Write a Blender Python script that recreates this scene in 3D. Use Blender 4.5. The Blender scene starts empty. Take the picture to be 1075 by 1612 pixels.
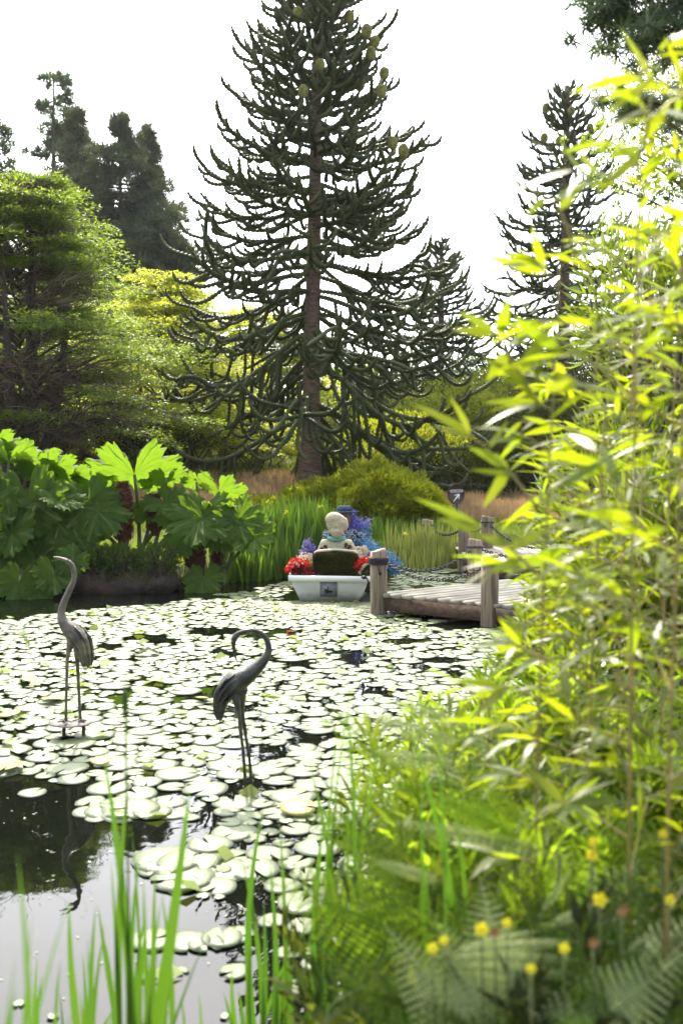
import bpy, math, random
import numpy as np
from mathutils import Vector, Matrix, Quaternion
R = math.radians
rng = np.random.default_rng(7)
random.seed(7)
sc = bpy.context.scene
COL = sc.collection
# ------------------------------------------------------------------ camera
CAMZ = 1.77
FPX = 1567.0
PITCH = math.atan(91.0 / FPX)
cam_d = bpy.data.cameras.new('camera')
cam = bpy.data.objects.new('camera', cam_d)
COL.objects.link(cam)
cam.location = (0, 0, CAMZ)
cam.rotation_euler = (R(90) - PITCH, 0, 0)
cam_d.sensor_fit = 'VERTICAL'
cam_d.sensor_height = 36.0
cam_d.lens = 36.0 * FPX / 1612
cam_d.clip_end = 2000
cam_d.clip_start = 0.05
cam_d.dof.use_dof = True
cam_d.dof.focus_distance = 13.0
cam_d.dof.aperture_fstop = 2.7
sc.camera = cam
# ------------------------------------------------------------------ sky and sun
SUN_EL, SUN_AZ = R(47), R(-11)
SV = Vector((math.sin(SUN_AZ) * math.cos(SUN_EL), math.cos(SUN_AZ) * math.cos(SUN_EL), math.sin(SUN_EL)))
world = bpy.data.worlds.new('World')
sc.world = world
world.use_nodes = True
wn, wl = world.node_tree.nodes, world.node_tree.links
wn.clear()
w_out = wn.new('ShaderNodeOutputWorld')
sky = wn.new('ShaderNodeTexSky')
sky.sky_type = 'NISHITA'
sky.sun_disc = False
sky.sun_elevation = SUN_EL
sky.sun_rotation = SUN_AZ
sky.dust_density = 2.0
bg = wn.new('ShaderNodeBackground'); bg.inputs['Strength'].default_value = 0.10
wl.new(sky.outputs[0], bg.inputs['Color'])
# thin bright overcast: white veil, brighter towards the sun
tc = wn.new('ShaderNodeTexCoord')
dot = wn.new('ShaderNodeVectorMath'); dot.operation = 'DOT_PRODUCT'
dot.inputs[1].default_value = SV
wl.new(tc.outputs['Generated'], dot.inputs[0])
mr = wn.new('ShaderNodeMapRange')
mr.inputs['From Min'].default_value = 0.0; mr.inputs['From Max'].default_value = 1.0
wl.new(dot.outputs['Value'], mr.inputs['Value'])
pw = wn.new('ShaderNodeMath'); pw.operation = 'POWER'; pw.inputs[1].default_value = 3.2
wl.new(mr.outputs[0], pw.inputs[0])
nz = wn.new('ShaderNodeTexNoise'); nz.inputs['Scale'].default_value = 2.6; nz.inputs['Detail'].default_value = 6
wl.new(tc.outputs['Generated'], nz.inputs['Vector'])
m1 = wn.new('ShaderNodeMath'); m1.operation = 'MULTIPLY_ADD'; m1.inputs[1].default_value = 3.0; m1.inputs[2].default_value = 0.36
wl.new(pw.outputs[0], m1.inputs[0])
nr = wn.new('ShaderNodeMapRange'); nr.inputs['From Min'].default_value = 0.3; nr.inputs['From Max'].default_value = 0.7
nr.inputs['To Min'].default_value = 0.72; nr.inputs['To Max'].default_value = 1.12
wl.new(nz.outputs['Fac'], nr.inputs['Value'])
m2 = wn.new('ShaderNodeMath'); m2.operation = 'MULTIPLY'
wl.new(m1.outputs[0], m2.inputs[0]); wl.new(nr.outputs[0], m2.inputs[1])
bg2 = wn.new('ShaderNodeBackground'); bg2.inputs['Color'].default_value = (0.99, 0.985, 0.97, 1)
wl.new(m2.outputs[0], bg2.inputs['Strength'])
ads = wn.new('ShaderNodeAddShader')
wl.new(bg.outputs[0], ads.inputs[0]); wl.new(bg2.outputs[0], ads.inputs[1])
wl.new(ads.outputs[0], w_out.inputs['Surface'])
sun_d = bpy.data.lights.new('sun', 'SUN'); sun_d.energy = 4.6; sun_d.angle = R(0.6); sun_d.color = (1, 0.93, 0.79)
sun = bpy.data.objects.new('sun', sun_d); COL.objects.link(sun)
sun.rotation_euler = (-SV).to_track_quat('-Z', 'Y').to_euler()
sun.location = (0, 0, 30)
sc.view_settings.view_transform = 'Standard'
sc.view_settings.look = 'None'
sc.view_settings.exposure = 1.15
sc.view_settings.gamma = 1
sc.view_settings.use_curve_mapping = False
sc.cycles.max_bounces = 8
sc.cycles.transparent_max_bounces = 8
sc.cycles.sample_clamp_indirect = 6

# ------------------------------------------------------------------ picking places from the photograph
def ray(px, py):
    f = Vector((0, math.cos(PITCH), -math.sin(PITCH))); u = Vector((0, math.sin(PITCH), math.cos(PITCH)))
    return f * FPX + Vector((1, 0, 0)) * (px - 537.5) + u * (806 - py)
def at(px, py, Y):
    d = ray(px, py); return Vector((0, 0, CAMZ)) + d * (Y / d.y)
def onz(px, py, z=0.0):
    d = ray(px, py); return Vector((0, 0, CAMZ)) + d * ((z - CAMZ) / d.z)
def proj(p):
    x, y, z = p[..., 0], p[..., 1], p[..., 2] - CAMZ
    c, s = math.cos(PITCH), math.sin(PITCH)
    dep = y * c - z * s; up = y * s + z * c
    dep = np.maximum(dep, 1e-3)
    return 537.5 + FPX * x / dep, 806 - FPX * up / dep

# ------------------------------------------------------------------ mesh kit
class MB:
    def __init__(s): s.v = []; s.f = []; s.n = 0
    def add(s, v, f):
        v = np.asarray(v, float).reshape(-1, 3); f = np.asarray(f, int)
        s.v.append(v); s.f.append(f + s.n); s.n += len(v)
    def box(s, c, size, rot=None):
        sx, sy, sz = [q / 2 for q in size]
        v = np.array([(x, y, z) for x in (-sx, sx) for y in (-sy, sy) for z in (-sz, sz)], float)
        if rot is not None: v = v @ np.array(rot.to_3x3()).T
        s.add(v + np.array(c), [(0, 1, 3, 2), (4, 6, 7, 5), (0, 4, 5, 1), (2, 3, 7, 6), (0, 2, 6, 4), (1, 5, 7, 3)])
    def ell(s, c, r, nu=12, nv=8, rot=None, lump=0.0):
        th = np.linspace(0, 2 * np.pi, nu, endpoint=False); ph = np.linspace(0, np.pi, nv + 1)[1:-1]
        v = [(0, 0, 1)] + [(math.sin(p) * math.cos(t), math.sin(p) * math.sin(t), math.cos(p)) for p in ph for t in th] + [(0, 0, -1)]
        v = np.array(v) * np.array(r)
        if lump: v *= (1 + lump * rng.uniform(-1, 1, (len(v), 1)))
        if rot is not None: v = v @ np.array(rot.to_3x3()).T
        f4 = []; k = len(ph)
        for i in range(k - 1):
            for j in range(nu):
                f4.append((1 + i * nu + j, 1 + (i + 1) * nu + j, 1 + (i + 1) * nu + (j + 1) % nu, 1 + i * nu + (j + 1) % nu))
        f3 = [(0, 1 + j, 1 + (j + 1) % nu) for j in range(nu)] + [(len(v) - 1, 1 + (k - 1) * nu + (j + 1) % nu, 1 + (k - 1) * nu + j) for j in range(nu)]
        base = s.n
        s.add(v + np.array(c), f4); s.f.append(np.array(f3) + base)
    def tube(s, P, rad, sides=6, cap=True, squash=None, saw=0.0):
        """swept tube through points P; rad one or per-point; saw>0: overlapping scale edges"""
        P = np.asarray(P, float); n = len(P)
        rad = np.broadcast_to(np.asarray(rad, float), (n,)).copy()
        T = np.gradient(P, axis=0); T /= np.linalg.norm(T, axis=1)[:, None] + 1e-9
        up = np.array([0.13, 0.21, 1.0]) if abs(T[0, 2]) < 0.9 else np.array([0.1, 1.0, 0.1])
        A = np.zeros_like(T); a = np.cross(up, T[0]); a /= np.linalg.norm(a)
        for i in range(n):
            a = a - T[i] * (a @ T[i]); a /= np.linalg.norm(a) + 1e-9; A[i] = a
        B = np.cross(T, A)
        th = np.linspace(0, 2 * np.pi, sides, endpoint=False)[None, :] + (np.arange(n) * (np.pi / sides if saw else 0))[:, None]
        rr = rad[:, None]
        if saw: rr = rr * np.where(np.arange(n) % 2 == 0, 1 + saw, 1 - saw)[:, None]
        ca, sb = np.cos(th) * rr, np.sin(th) * rr
        if squash is not None: sb = sb * squash
        V = P[:, None, :] + ca[..., None] * A[:, None, :] + sb[..., None] * B[:, None, :]
        i, j = np.meshgrid(np.arange(n - 1), np.arange(sides), indexing='ij')
        i, j = i.ravel(), j.ravel(); j2 = (j + 1) % sides
        base = s.n
        s.add(V.reshape(-1, 3), np.stack([i * sides + j, i * sides + j2, (i + 1) * sides + j2, (i + 1) * sides + j], 1))
        if cap:
            s.f.append(np.array([list(range(sides))[::-1]]) + base)
            s.f.append(np.array([list(range((n - 1) * sides, n * sides))]) + base)
    def leaves(s, C, D, N, L, W, tri=False, fold=0.0):
        """many small leaves: C base, D direction, N normal (all Nx3), L length, W width"""
        D = D / (np.linalg.norm(D, axis=1)[:, None] + 1e-9)
        S = np.cross(D, N); S /= np.linalg.norm(S, axis=1)[:, None] + 1e-9
        L = np.broadcast_to(L, (len(C),))[:, None]; W = np.broadcast_to(W, (len(C),))[:, None]
        n = len(C); k = np.arange(n)
        if tri:
            V = np.stack([C - S * W / 2, C + S * W / 2, C + D * L], 1)
            s.add(V.reshape(-1, 3), np.stack([3 * k, 3 * k + 1, 3 * k + 2], 1))
        else:
            N2 = np.cross(S, D)
            M = C + D * L * 0.42 + N2 * (fold * L)
            V = np.stack([C, M - S * W / 2, C + D * L, M + S * W / 2], 1)
            s.add(V.reshape(-1, 3), np.stack([4 * k, 4 * k + 1, 4 * k + 2, 4 * k + 3], 1))
    def mesh(s, name, mat, smooth=False, off=(0, 0, 0)):
        me = bpy.data.meshes.new(name)
        v = np.concatenate(s.v) - np.array(off)
        me.vertices.add(len(v)); me.vertices.foreach_set('co', v.astype(np.float32).ravel())
        li = np.concatenate([f.ravel() for f in s.f]); cnt = np.concatenate([np.full(len(f), f.shape[1]) for f in s.f])
        st = np.concatenate([[0], np.cumsum(cnt)[:-1]])
        me.loops.add(len(li)); me.loops.foreach_set('vertex_index', li.astype(np.int32))
        me.polygons.add(len(cnt)); me.polygons.foreach_set('loop_start', st.astype(np.int32))
        me.polygons.foreach_set('loop_total', cnt.astype(np.int32))
        if smooth: me.polygons.foreach_set('use_smooth', np.ones(len(cnt), bool))
        me.update(calc_edges=True)
        if mat: me.materials.append(mat)
        return me
    def build(s, name, mat, parent=None, smooth=False):
        off = wloc(parent) if parent is not None else (0, 0, 0)
        o = bpy.data.objects.new(name, s.mesh(name, mat, smooth, off))
        COL.objects.link(o); o.parent = parent
        return o
def wloc(o):
    p = Vector((0, 0, 0))
    while o is not None: p = p + o.location; o = o.parent
    return tuple(p)
def tag(o, label=None, cat=None, group=None, kind=None):
    if label: o['label'] = label
    if cat: o['category'] = cat
    if group: o['group'] = group
    if kind: o['kind'] = kind
    return o
def thing(name, label, cat, loc, group=None, rz=0.0):
    o = bpy.data.objects.new(name, None); COL.objects.link(o)
    o.location = loc; o.rotation_euler = (0, 0, rz); o.empty_display_size = 0.2
    return tag(o, label, cat, group)
def inst(name, me, parent, M):
    o = bpy.data.objects.new(name, me); COL.objects.link(o); o.parent = parent; o.matrix_local = M
    return o
def basis(d, n):
    """matrix with local Y along d, local Z near n"""
    d = Vector(d).normalized(); x = d.cross(Vector(n))
    if x.length < 1e-4: x = d.cross(Vector((1, 0, 0.1)))
    x.normalize(); z = x.cross(d)
    return Matrix((x, d, z)).transposed().to_4x4()
def spline(pts, n):
    """smooth Catmull-Rom through rows of any width"""
    P = np.asarray(pts, float); P = np.vstack([2 * P[0] - P[1], P, 2 * P[-1] - P[-2]])
    m = len(P) - 3; out = []
    for t in np.linspace(0, m - 1e-6, n):
        i = int(t); u = t - i; a, b, c, d = P[i], P[i + 1], P[i + 2], P[i + 3]
        out.append(0.5 * ((2 * b) + (c - a) * u + (2 * a - 5 * b + 4 * c - d) * u * u + (3 * b - a - 3 * c + d) * u ** 3))
    return np.array(out)
def unit(v): return v / (np.linalg.norm(v, axis=-1, keepdims=True) + 1e-9)
def rdir(n): return unit(rng.normal(size=(n, 3)))
_ph = rng.uniform(0, 6.28, (8, 3)); _fr = rng.uniform(0.6, 1.4, (8, 3))
def wob(p, f=1.0):
    """cheap smooth noise about -1..1 at points"""
    p = np.asarray(p, float) * f; s = 0
    for k in range(4):
        s = s + np.sin(p[..., 0] * _fr[k, 0] * (1 + .7 * k) + _ph[k, 0] + 1.3 * np.sin(p[..., 1] * _fr[k + 4, 0] + _ph[k + 4, 0])) * \
                np.sin(p[..., 1] * _fr[k, 1] * (1 + .7 * k) + _ph[k, 1] + p[..., 2] * _fr[k, 2]) * (0.75 ** k)
    return s / 2.2

# ------------------------------------------------------------------ materials
def new_mat(name):
    m = bpy.data.materials.new(name); m.use_nodes = True
    nt = m.node_tree; nt.nodes.clear()
    out = nt.nodes.new('ShaderNodeOutputMaterial'); b = nt.nodes.new('ShaderNodeBsdfPrincipled')
    nt.links.new(b.outputs[0], out.inputs['Surface'])
    return m, nt, b, out
def c4(c): return (c[0], c[1], c[2], 1)
def mat_noise(name, c1, c2, scale=5, rough=0.7, bump=0.3, bscale=None, detail=5, c3=None, spec=0.5, dist=0.02, stretch=None, metal=0):
    m, nt, b, out = new_mat(name); N, L = nt.nodes, nt.links
    tcn = N.new('ShaderNodeTexCoord'); mp = N.new('ShaderNodeMapping')
    L.new(tcn.outputs['Object'], mp.inputs[0])
    if stretch: mp.inputs['Scale'].default_value = stretch
    n = N.new('ShaderNodeTexNoise'); n.inputs['Scale'].default_value = scale; n.inputs['Detail'].default_value = detail
    L.new(mp.outputs[0], n.inputs['Vector'])
    cr = N.new('ShaderNodeValToRGB'); cr.color_ramp.elements[0].position = 0.32; cr.color_ramp.elements[1].position = 0.68
    cr.color_ramp.elements[0].color = c4(c1); cr.color_ramp.elements[1].color = c4(c2)
    if c3:
        e = cr.color_ramp.elements.new(0.5); e.color = c4(c3)
    L.new(n.outputs['Fac'], cr.inputs[0]); L.new(cr.outputs[0], b.inputs['Base Color'])
    b.inputs['Roughness'].default_value = rough; b.inputs['Specular IOR Level'].default_value = spec; b.inputs['Metallic'].default_value = metal
    n2 = N.new('ShaderNodeTexNoise'); n2.inputs['Scale'].default_value = bscale or scale * 4; n2.inputs['Detail'].default_value = 4
    L.new(mp.outputs[0], n2.inputs['Vector'])
    bp = N.new('ShaderNodeBump'); bp.inputs['Strength'].default_value = bump; bp.inputs['Distance'].default_value = dist
    L.new(n2.outputs['Fac'], bp.inputs['Height']); L.new(bp.outputs[0], b.inputs['Normal'])
    return m
def mat_leaf(name, c1, c2, tr, fac=0.4, rough=0.45, spec=0.4, nscale=0.6, per_object=False, tip=None):
    """leaf: colour differs from leaf to leaf and clump to clump; light passes through"""
    m, nt, b, out = new_mat(name); N, L = nt.nodes, nt.links
    geo = N.new('ShaderNodeNewGeometry'); oi = N.new('ShaderNodeObjectInfo')
    n = N.new('ShaderNodeTexNoise'); n.inputs['Scale'].default_value = nscale; n.inputs['Detail'].default_value = 3
    L.new(geo.outputs['Position'], n.inputs['Vector'])
    ad = N.new('ShaderNodeMath'); ad.operation = 'MULTIPLY_ADD'; ad.inputs[1].default_value = 0.6
    L.new(oi.outputs['Random'] if per_object else geo.outputs['Random Per Island'], ad.inputs[0])
    mu = N.new('ShaderNodeMath'); mu.operation = 'MULTIPLY_ADD'; mu.inputs[1].default_value = 1.2; mu.inputs[2].default_value = -0.4
    L.new(n.outputs['Fac'], mu.inputs[0]); L.new(mu.outputs[0], ad.inputs[2])
    mx = N.new('ShaderNodeMix'); mx.data_type = 'RGBA'
    mx.inputs[6].default_value = c4(c1); mx.inputs[7].default_value = c4(c2)
    L.new(ad.outputs[0], mx.inputs[0]); L.new(mx.outputs[2], b.inputs['Base Color'])
    b.inputs['Roughness'].default_value = rough; b.inputs['Specular IOR Level'].default_value = spec
    t = N.new('ShaderNodeBsdfTranslucent')
    mt = N.new('ShaderNodeMix'); mt.data_type = 'RGBA'; mt.inputs[6].default_value = c4(tr)
    mt.inputs[7].default_value = c4((tr[0] * 1.45, tr[1] * 1.12, tr[2] * 0.8)); L.new(ad.outputs[0], mt.inputs[0])
    L.new(mt.outputs[2], t.inputs['Color'])
    ms = N.new('ShaderNodeMixShader'); ms.inputs[0].default_value = fac
    L.new(b.outputs[0], ms.inputs[1]); L.new(t.outputs[0], ms.inputs[2]); L.new(ms.outputs[0], out.inputs['Surface'])
    return m
def mat_plain(name, c, rough=0.5, spec=0.5, metal=0):
    m, nt, b, out = new_mat(name); b.inputs['Base Color'].default_value = c4(c)
    b.inputs['Roughness'].default_value = rough; b.inputs['Specular IOR Level'].default_value = spec; b.inputs['Metallic'].default_value = metal
    return m
M = {}
M['soil'] = mat_noise('soil', (0.025, 0.018, 0.010), (0.085, 0.06, 0.035), 3, 0.95, 0.8, 14, c3=(0.045, 0.04, 0.016))
M['bank'] = mat_noise('bank', (0.010, 0.007, 0.005), (0.04, 0.026, 0.016), 4, 0.95, 0.9, 18)
M['bark_red'] = mat_noise('bark_red', (0.085, 0.052, 0.034), (0.24, 0.16, 0.11), 6, 0.9, 0.9, 16, dist=0.04, stretch=(1, 1, 5))
M['bark'] = mat_noise('bark', (0.028, 0.020, 0.013), (0.09, 0.066, 0.045), 6, 0.9, 0.8, 14, stretch=(3, 3, 1))
M['twig'] = mat_noise('twig', (0.08, 0.055, 0.035), (0.19, 0.14, 0.095), 2, 0.9, 0.3, 10)
M['scale'] = mat_leaf('scale', (0.030, 0.044, 0.015), (0.09, 0.105, 0.032), (0.18, 0.24, 0.03), 0.2, 0.55, 0.35, 1.6)
M['scale_far'] = mat_leaf('scale_far', (0.034, 0.05, 0.022), (0.08, 0.095, 0.036), (0.18, 0.24, 0.05), 0.2, 0.6, 0.3, 0.9)
M['cone'] = mat_noise('cone', (0.10, 0.10, 0.015), (0.28, 0.26, 0.05), 14, 0.7, 1.0, 60)
M['needle'] = mat_leaf('needle', (0.024, 0.040, 0.024), (0.08, 0.10, 0.05), (0.12, 0.16, 0.06), 0.26, 0.6, 0.3, 0.7)
M['needle_blue'] = mat_leaf('needle_blue', (0.035, 0.06, 0.035), (0.08, 0.11, 0.06), (0.12, 0.2, 0.08), 0.3, 0.6, 0.3, 0.7)
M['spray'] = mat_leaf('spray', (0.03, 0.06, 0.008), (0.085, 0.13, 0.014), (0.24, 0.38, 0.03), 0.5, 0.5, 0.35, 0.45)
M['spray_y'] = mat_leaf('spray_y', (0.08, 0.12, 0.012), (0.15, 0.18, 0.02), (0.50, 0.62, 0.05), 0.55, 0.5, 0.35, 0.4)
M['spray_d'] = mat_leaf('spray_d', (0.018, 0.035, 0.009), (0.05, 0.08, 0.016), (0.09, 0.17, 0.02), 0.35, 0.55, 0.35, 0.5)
M['willow'] = mat_leaf('willow', (0.12, 0.17, 0.045), (0.20, 0.24, 0.08), (0.32, 0.42, 0.10), 0.4, 0.5, 0.35, 0.6)
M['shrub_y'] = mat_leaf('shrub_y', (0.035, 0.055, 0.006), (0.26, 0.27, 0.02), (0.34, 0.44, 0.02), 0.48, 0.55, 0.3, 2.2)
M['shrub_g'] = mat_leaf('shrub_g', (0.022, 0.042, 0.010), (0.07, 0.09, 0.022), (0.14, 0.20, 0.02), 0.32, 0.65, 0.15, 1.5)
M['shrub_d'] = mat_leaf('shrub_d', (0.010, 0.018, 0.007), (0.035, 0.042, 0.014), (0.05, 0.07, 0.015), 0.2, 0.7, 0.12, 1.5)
M['heather'] = mat_leaf('heather', (0.13, 0.11, 0.05), (0.56, 0.44, 0.27), (0.40, 0.28, 0.15), 0.35, 0.7, 0.2, 3.0)
M['grass'] = mat_leaf('grass', (0.03, 0.07, 0.01), (0.09, 0.14, 0.02), (0.25, 0.40, 0.03), 0.45, 0.5, 0.35, 1.5)
M['iris'] = mat_leaf('iris', (0.03, 0.07, 0.012), (0.06, 0.11, 0.02), (0.09, 0.23, 0.015), 0.4, 0.35, 0.5, 1.5, per_object=True)
M['iris_far'] = mat_leaf('iris_far', (0.025, 0.065, 0.012), (0.07, 0.14, 0.02), (0.20, 0.38, 0.03), 0.45, 0.4, 0.45, 2.5)
M['reed'] = mat_leaf('reed', (0.10, 0.15, 0.02), (0.38, 0.36, 0.13), (0.36, 0.46, 0.08), 0.4, 0.5, 0.4, 2.0)
M['bamboo'] = mat_leaf('bamboo', (0.05, 0.09, 0.010), (0.13, 0.14, 0.018), (0.30, 0.43, 0.008), 0.5, 0.40, 0.45, 2.5, per_object=True)
M['bamboo_far'] = mat_leaf('bamboo_far', (0.05, 0.09, 0.014), (0.12, 0.15, 0.025), (0.22, 0.33, 0.02), 0.42, 0.3, 0.6, 1.4)
M['culm'] = mat_noise('culm', (0.14, 0.14, 0.03), (0.30, 0.21, 0.06), 8, 0.5, 0.2, 30)
M['fern'] = mat_leaf('fern', (0.07, 0.13, 0.012), (0.14, 0.18, 0.02), (0.30, 0.52, 0.02), 0.5, 0.6, 0.15, 1.5, per_object=True)
M['fern_pale'] = mat_leaf('fern_pale', (0.20, 0.27, 0.11), (0.28, 0.34, 0.15), (0.38, 0.48, 0.14), 0.4, 0.45, 0.4, 1.5, per_object=True)
M['herb'] = mat_leaf('herb', (0.05, 0.10, 0.01), (0.14, 0.18, 0.018), (0.30, 0.50, 0.02), 0.5, 0.55, 0.2, 2.0)
M['petal_yellow'] = mat_leaf('petal_yellow', (0.72, 0.60, 0.02), (0.80, 0.66, 0.03), (0.5, 0.55, 0.01), 0.3, 0.5, 0.3, 3)
M['petal_brown'] = mat_noise('petal_brown', (0.2, 0.1, 0.03), (0.4, 0.2, 0.06), 30)
# lily pad: waxy, blotched
def mat_pad(name, c1, c2, rough):
    m, nt, b, out = new_mat(name); N, L = nt.nodes, nt.links
    tcn = N.new('ShaderNodeTexCoord'); oi = N.new('ShaderNodeObjectInfo'); geo = N.new('ShaderNodeNewGeometry')
    ad = N.new('ShaderNodeVectorMath'); ad.operation = 'ADD'; L.new(geo.outputs['Position'], ad.inputs[0]); 
    n = N.new('ShaderNodeTexNoise'); n.inputs['Scale'].default_value = 7; n.inputs['Detail'].default_value = 6
    L.new(ad.outputs[0], n.inputs['Vector'])
    cr = N.new('ShaderNodeValToRGB'); e = cr.color_ramp.elements
    e[0].position = 0.25; e[0].color = c4(c2); e[1].position = 0.8; e[1].color = c4(c1)
    e2 = e.new(0.30); e2.color = c4(c1)
    L.new(n.outputs['Fac'], cr.inputs[0]); L.new(cr.outputs[0], b.inputs['Base Color'])
    n2 = N.new('ShaderNodeTexNoise'); n2.inputs['Scale'].default_value = 18; L.new(tcn.outputs['Object'], n2.inputs['Vector'])
    bp = N.new('ShaderNodeBump'); bp.inputs['Strength'].default_value = 0.6; bp.inputs['Distance'].default_value = 0.02
    L.new(n2.outputs['Fac'], bp.inputs['Height']); L.new(bp.outputs[0], b.inputs['Normal'])
    mr = N.new('ShaderNodeMapRange'); mr.inputs['To Min'].default_value = rough - 0.16; mr.inputs['To Max'].default_value = rough + 0.16
    L.new(n.outputs['Fac'], mr.inputs['Value']); L.new(mr.outputs[0], b.inputs['Roughness'])
    b.inputs['Specular IOR Level'].default_value = 0.62
    b.inputs['Coat Weight'].default_value = 0.35; b.inputs['Coat Roughness'].default_value = 0.35
    return m
M['pad'] = mat_pad('pad', (0.16, 0.20, 0.09), (0.20, 0.14, 0.05), 0.42)
M['pad_yellow'] = mat_pad('pad_yellow', (0.38, 0.33, 0.02), (0.25, 0.10, 0.02), 0.5)
M['pad_green'] = mat_leaf('pad_green', (0.10, 0.17, 0.02), (0.2, 0.24, 0.03), (0.3, 0.4, 0.03), 0.4, 0.5, 0.3, 3)
M['algae'] = mat_noise('algae', (0.05, 0.06, 0.025), (0.20, 0.22, 0.12), 9, 0.5, 0.4, 40, c3=(0.12, 0.14, 0.06))
# weathered wood
def mat_wood(name, c1, c2, sc_=(1, 14, 14), rough=0.8):
    m, nt, b, out = new_mat(name); N, L = nt.nodes, nt.links
    tcn = N.new('ShaderNodeTexCoord'); mp = N.new('ShaderNodeMapping'); mp.inputs['Scale'].default_value = sc_
    oi = N.new('ShaderNodeObjectInfo'); va = N.new('ShaderNodeVectorMath'); va.operation = 'SCALE'
    L.new(tcn.outputs['Object'], mp.inputs[0])
    cb = N.new('ShaderNodeCombineXYZ'); L.new(oi.outputs['Random'], cb.inputs[0]); L.new(oi.outputs['Random'], cb.inputs[1])
    va.inputs['Scale'].default_value = 37; L.new(cb.outputs[0], va.inputs[0])
    ad = N.new('ShaderNodeVectorMath'); L.new(mp.outputs[0], ad.inputs[0]); L.new(va.outputs[0], ad.inputs[1])
    n = N.new('ShaderNodeTexNoise'); n.inputs['Scale'].default_value = 2.2; n.inputs['Detail'].default_value = 8; n.inputs['Distortion'].default_value = 0.6
    L.new(ad.outputs[0], n.inputs['Vector'])
    cr = N.new('ShaderNodeValToRGB'); cr.color_ramp.elements[0].position = 0.35; cr.color_ramp.elements[1].position = 0.66
    cr.color_ramp.elements[0].color = c4(c1); cr.color_ramp.elements[1].color = c4(c2)
    L.new(n.outputs['Fac'], cr.inputs[0])
    hv = N.new('ShaderNodeHueSaturation'); L.new(cr.outputs[0], hv.inputs['Color'])
    mrr = N.new('ShaderNodeMapRange'); mrr.inputs['To Min'].default_value = 0.8; mrr.inputs['To Max'].default_value = 1.2
    L.new(oi.outputs['Random'], mrr.inputs['Value']); L.new(mrr.outputs[0], hv.inputs['Value'])
    L.new(hv.outputs[0], b.inputs['Base Color']); b.inputs['Roughness'].default_value = rough
    bp = N.new('ShaderNodeBump'); bp.inputs['Strength'].default_value = 0.6; bp.inputs['Distance'].default_value = 0.01
    L.new(n.outputs['Fac'], bp.inputs['Height']); L.new(bp.outputs[0], b.inputs['Normal'])
    return m
M['plank'] = mat_wood('plank', (0.20, 0.175, 0.135), (0.40, 0.365, 0.30))
M['beam'] = mat_wood('beam', (0.05, 0.028, 0.016), (0.15, 0.09, 0.055))
M['post'] = mat_wood('post', (0.10, 0.072, 0.048), (0.30, 0.225, 0.155), (14, 14, 1))
M['iron'] = mat_noise('iron', (0.012, 0.011, 0.010), (0.05, 0.04, 0.035), 20, 0.55, 0.3, 60, spec=0.6)
M['rope'] = mat_noise('rope', (0.01, 0.01, 0.01), (0.03, 0.028, 0.026), 30, 0.8, 0.6, 80)
M['bronze'] = mat_noise('bronze', (0.030, 0.028, 0.024), (0.11, 0.095, 0.075), 14, 0.45, 0.5, 50, metal=0.35, c3=(0.055, 0.055, 0.05), dist=0.006)
M['bronze_light'] = mat_noise('bronze_light', (0.05, 0.044, 0.036), (0.21, 0.175, 0.135), 10, 0.5, 0.5, 45, metal=0.15, c3=(0.10, 0.085, 0.066), dist=0.006)
M['rust'] = mat_noise('rust', (0.05, 0.022, 0.015), (0.12, 0.06, 0.04), 20, 0.8, 0.6, 60)
M['white_paint'] = mat_noise('white_paint', (0.66, 0.66, 0.62), (0.78, 0.78, 0.75), 4, 0.4, 0.1, 30)
M['grey_plate'] = mat_noise('grey_plate', (0.12, 0.13, 0.14), (0.19, 0.20, 0.21), 12, 0.5, 0.2, 40)
M['black'] = mat_plain('black', (0.012, 0.012, 0.013), 0.5)
M['moss'] = mat_noise('moss', (0.018, 0.022, 0.006), (0.085, 0.085, 0.02), 26, 0.95, 1.0, 70, c3=(0.04, 0.038, 0.01), dist=0.03)
M['moss_leaf'] = mat_leaf('moss_leaf', (0.02, 0.025, 0.006), (0.10, 0.085, 0.02), (0.06, 0.07, 0.01), 0.15, 0.9, 0.1, 9)
M['cream'] = mat_noise('cream', (0.50, 0.42, 0.26), (0.74, 0.67, 0.48), 55, 0.9, 1.0, 90, dist=0.03)
M['cream_hair'] = mat_noise('cream_hair', (0.46, 0.38, 0.24), (0.72, 0.64, 0.46), 60, 0.9, 1.0, 110, dist=0.03)
M['skin_white'] = mat_noise('skin_white', (0.55, 0.52, 0.46), (0.70, 0.66, 0.6), 20, 0.8, 0.4, 60)
M['teal'] = mat_noise('teal', (0.05, 0.22, 0.17), (0.16, 0.42, 0.34), 40, 0.9, 0.8, 80)
M['maroon'] = mat_noise('maroon', (0.04, 0.015, 0.012), (0.12, 0.05, 0.03), 40, 0.9, 0.8, 80)
M['navy'] = mat_noise('navy', (0.010, 0.012, 0.022), (0.045, 0.052, 0.085), 40, 0.9, 1.0, 80, dist=0.03)
M['hat_blue'] = mat_noise('hat_blue', (0.03, 0.04, 0.09), (0.08, 0.10, 0.19), 40, 0.9, 0.8, 80)
M['brown_face'] = mat_noise('brown_face', (0.08, 0.045, 0.03), (0.16, 0.09, 0.06), 30, 0.9, 0.6, 80)
_m = M['white_paint']; _n, _l = _m.node_tree.nodes, _m.node_tree.links
_b = [q for q in _n if q.type == 'BSDF_PRINCIPLED'][0]; _src = _b.inputs['Base Color'].links[0].from_socket
_g = _n.new('ShaderNodeNewGeometry'); _sx = _n.new('ShaderNodeSeparateXYZ'); _l.new(_g.outputs['Position'], _sx.inputs[0])
_no = _n.new('ShaderNodeTexNoise'); _no.inputs['Scale'].default_value = 9; _l.new(_g.outputs['Position'], _no.inputs['Vector'])
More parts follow.
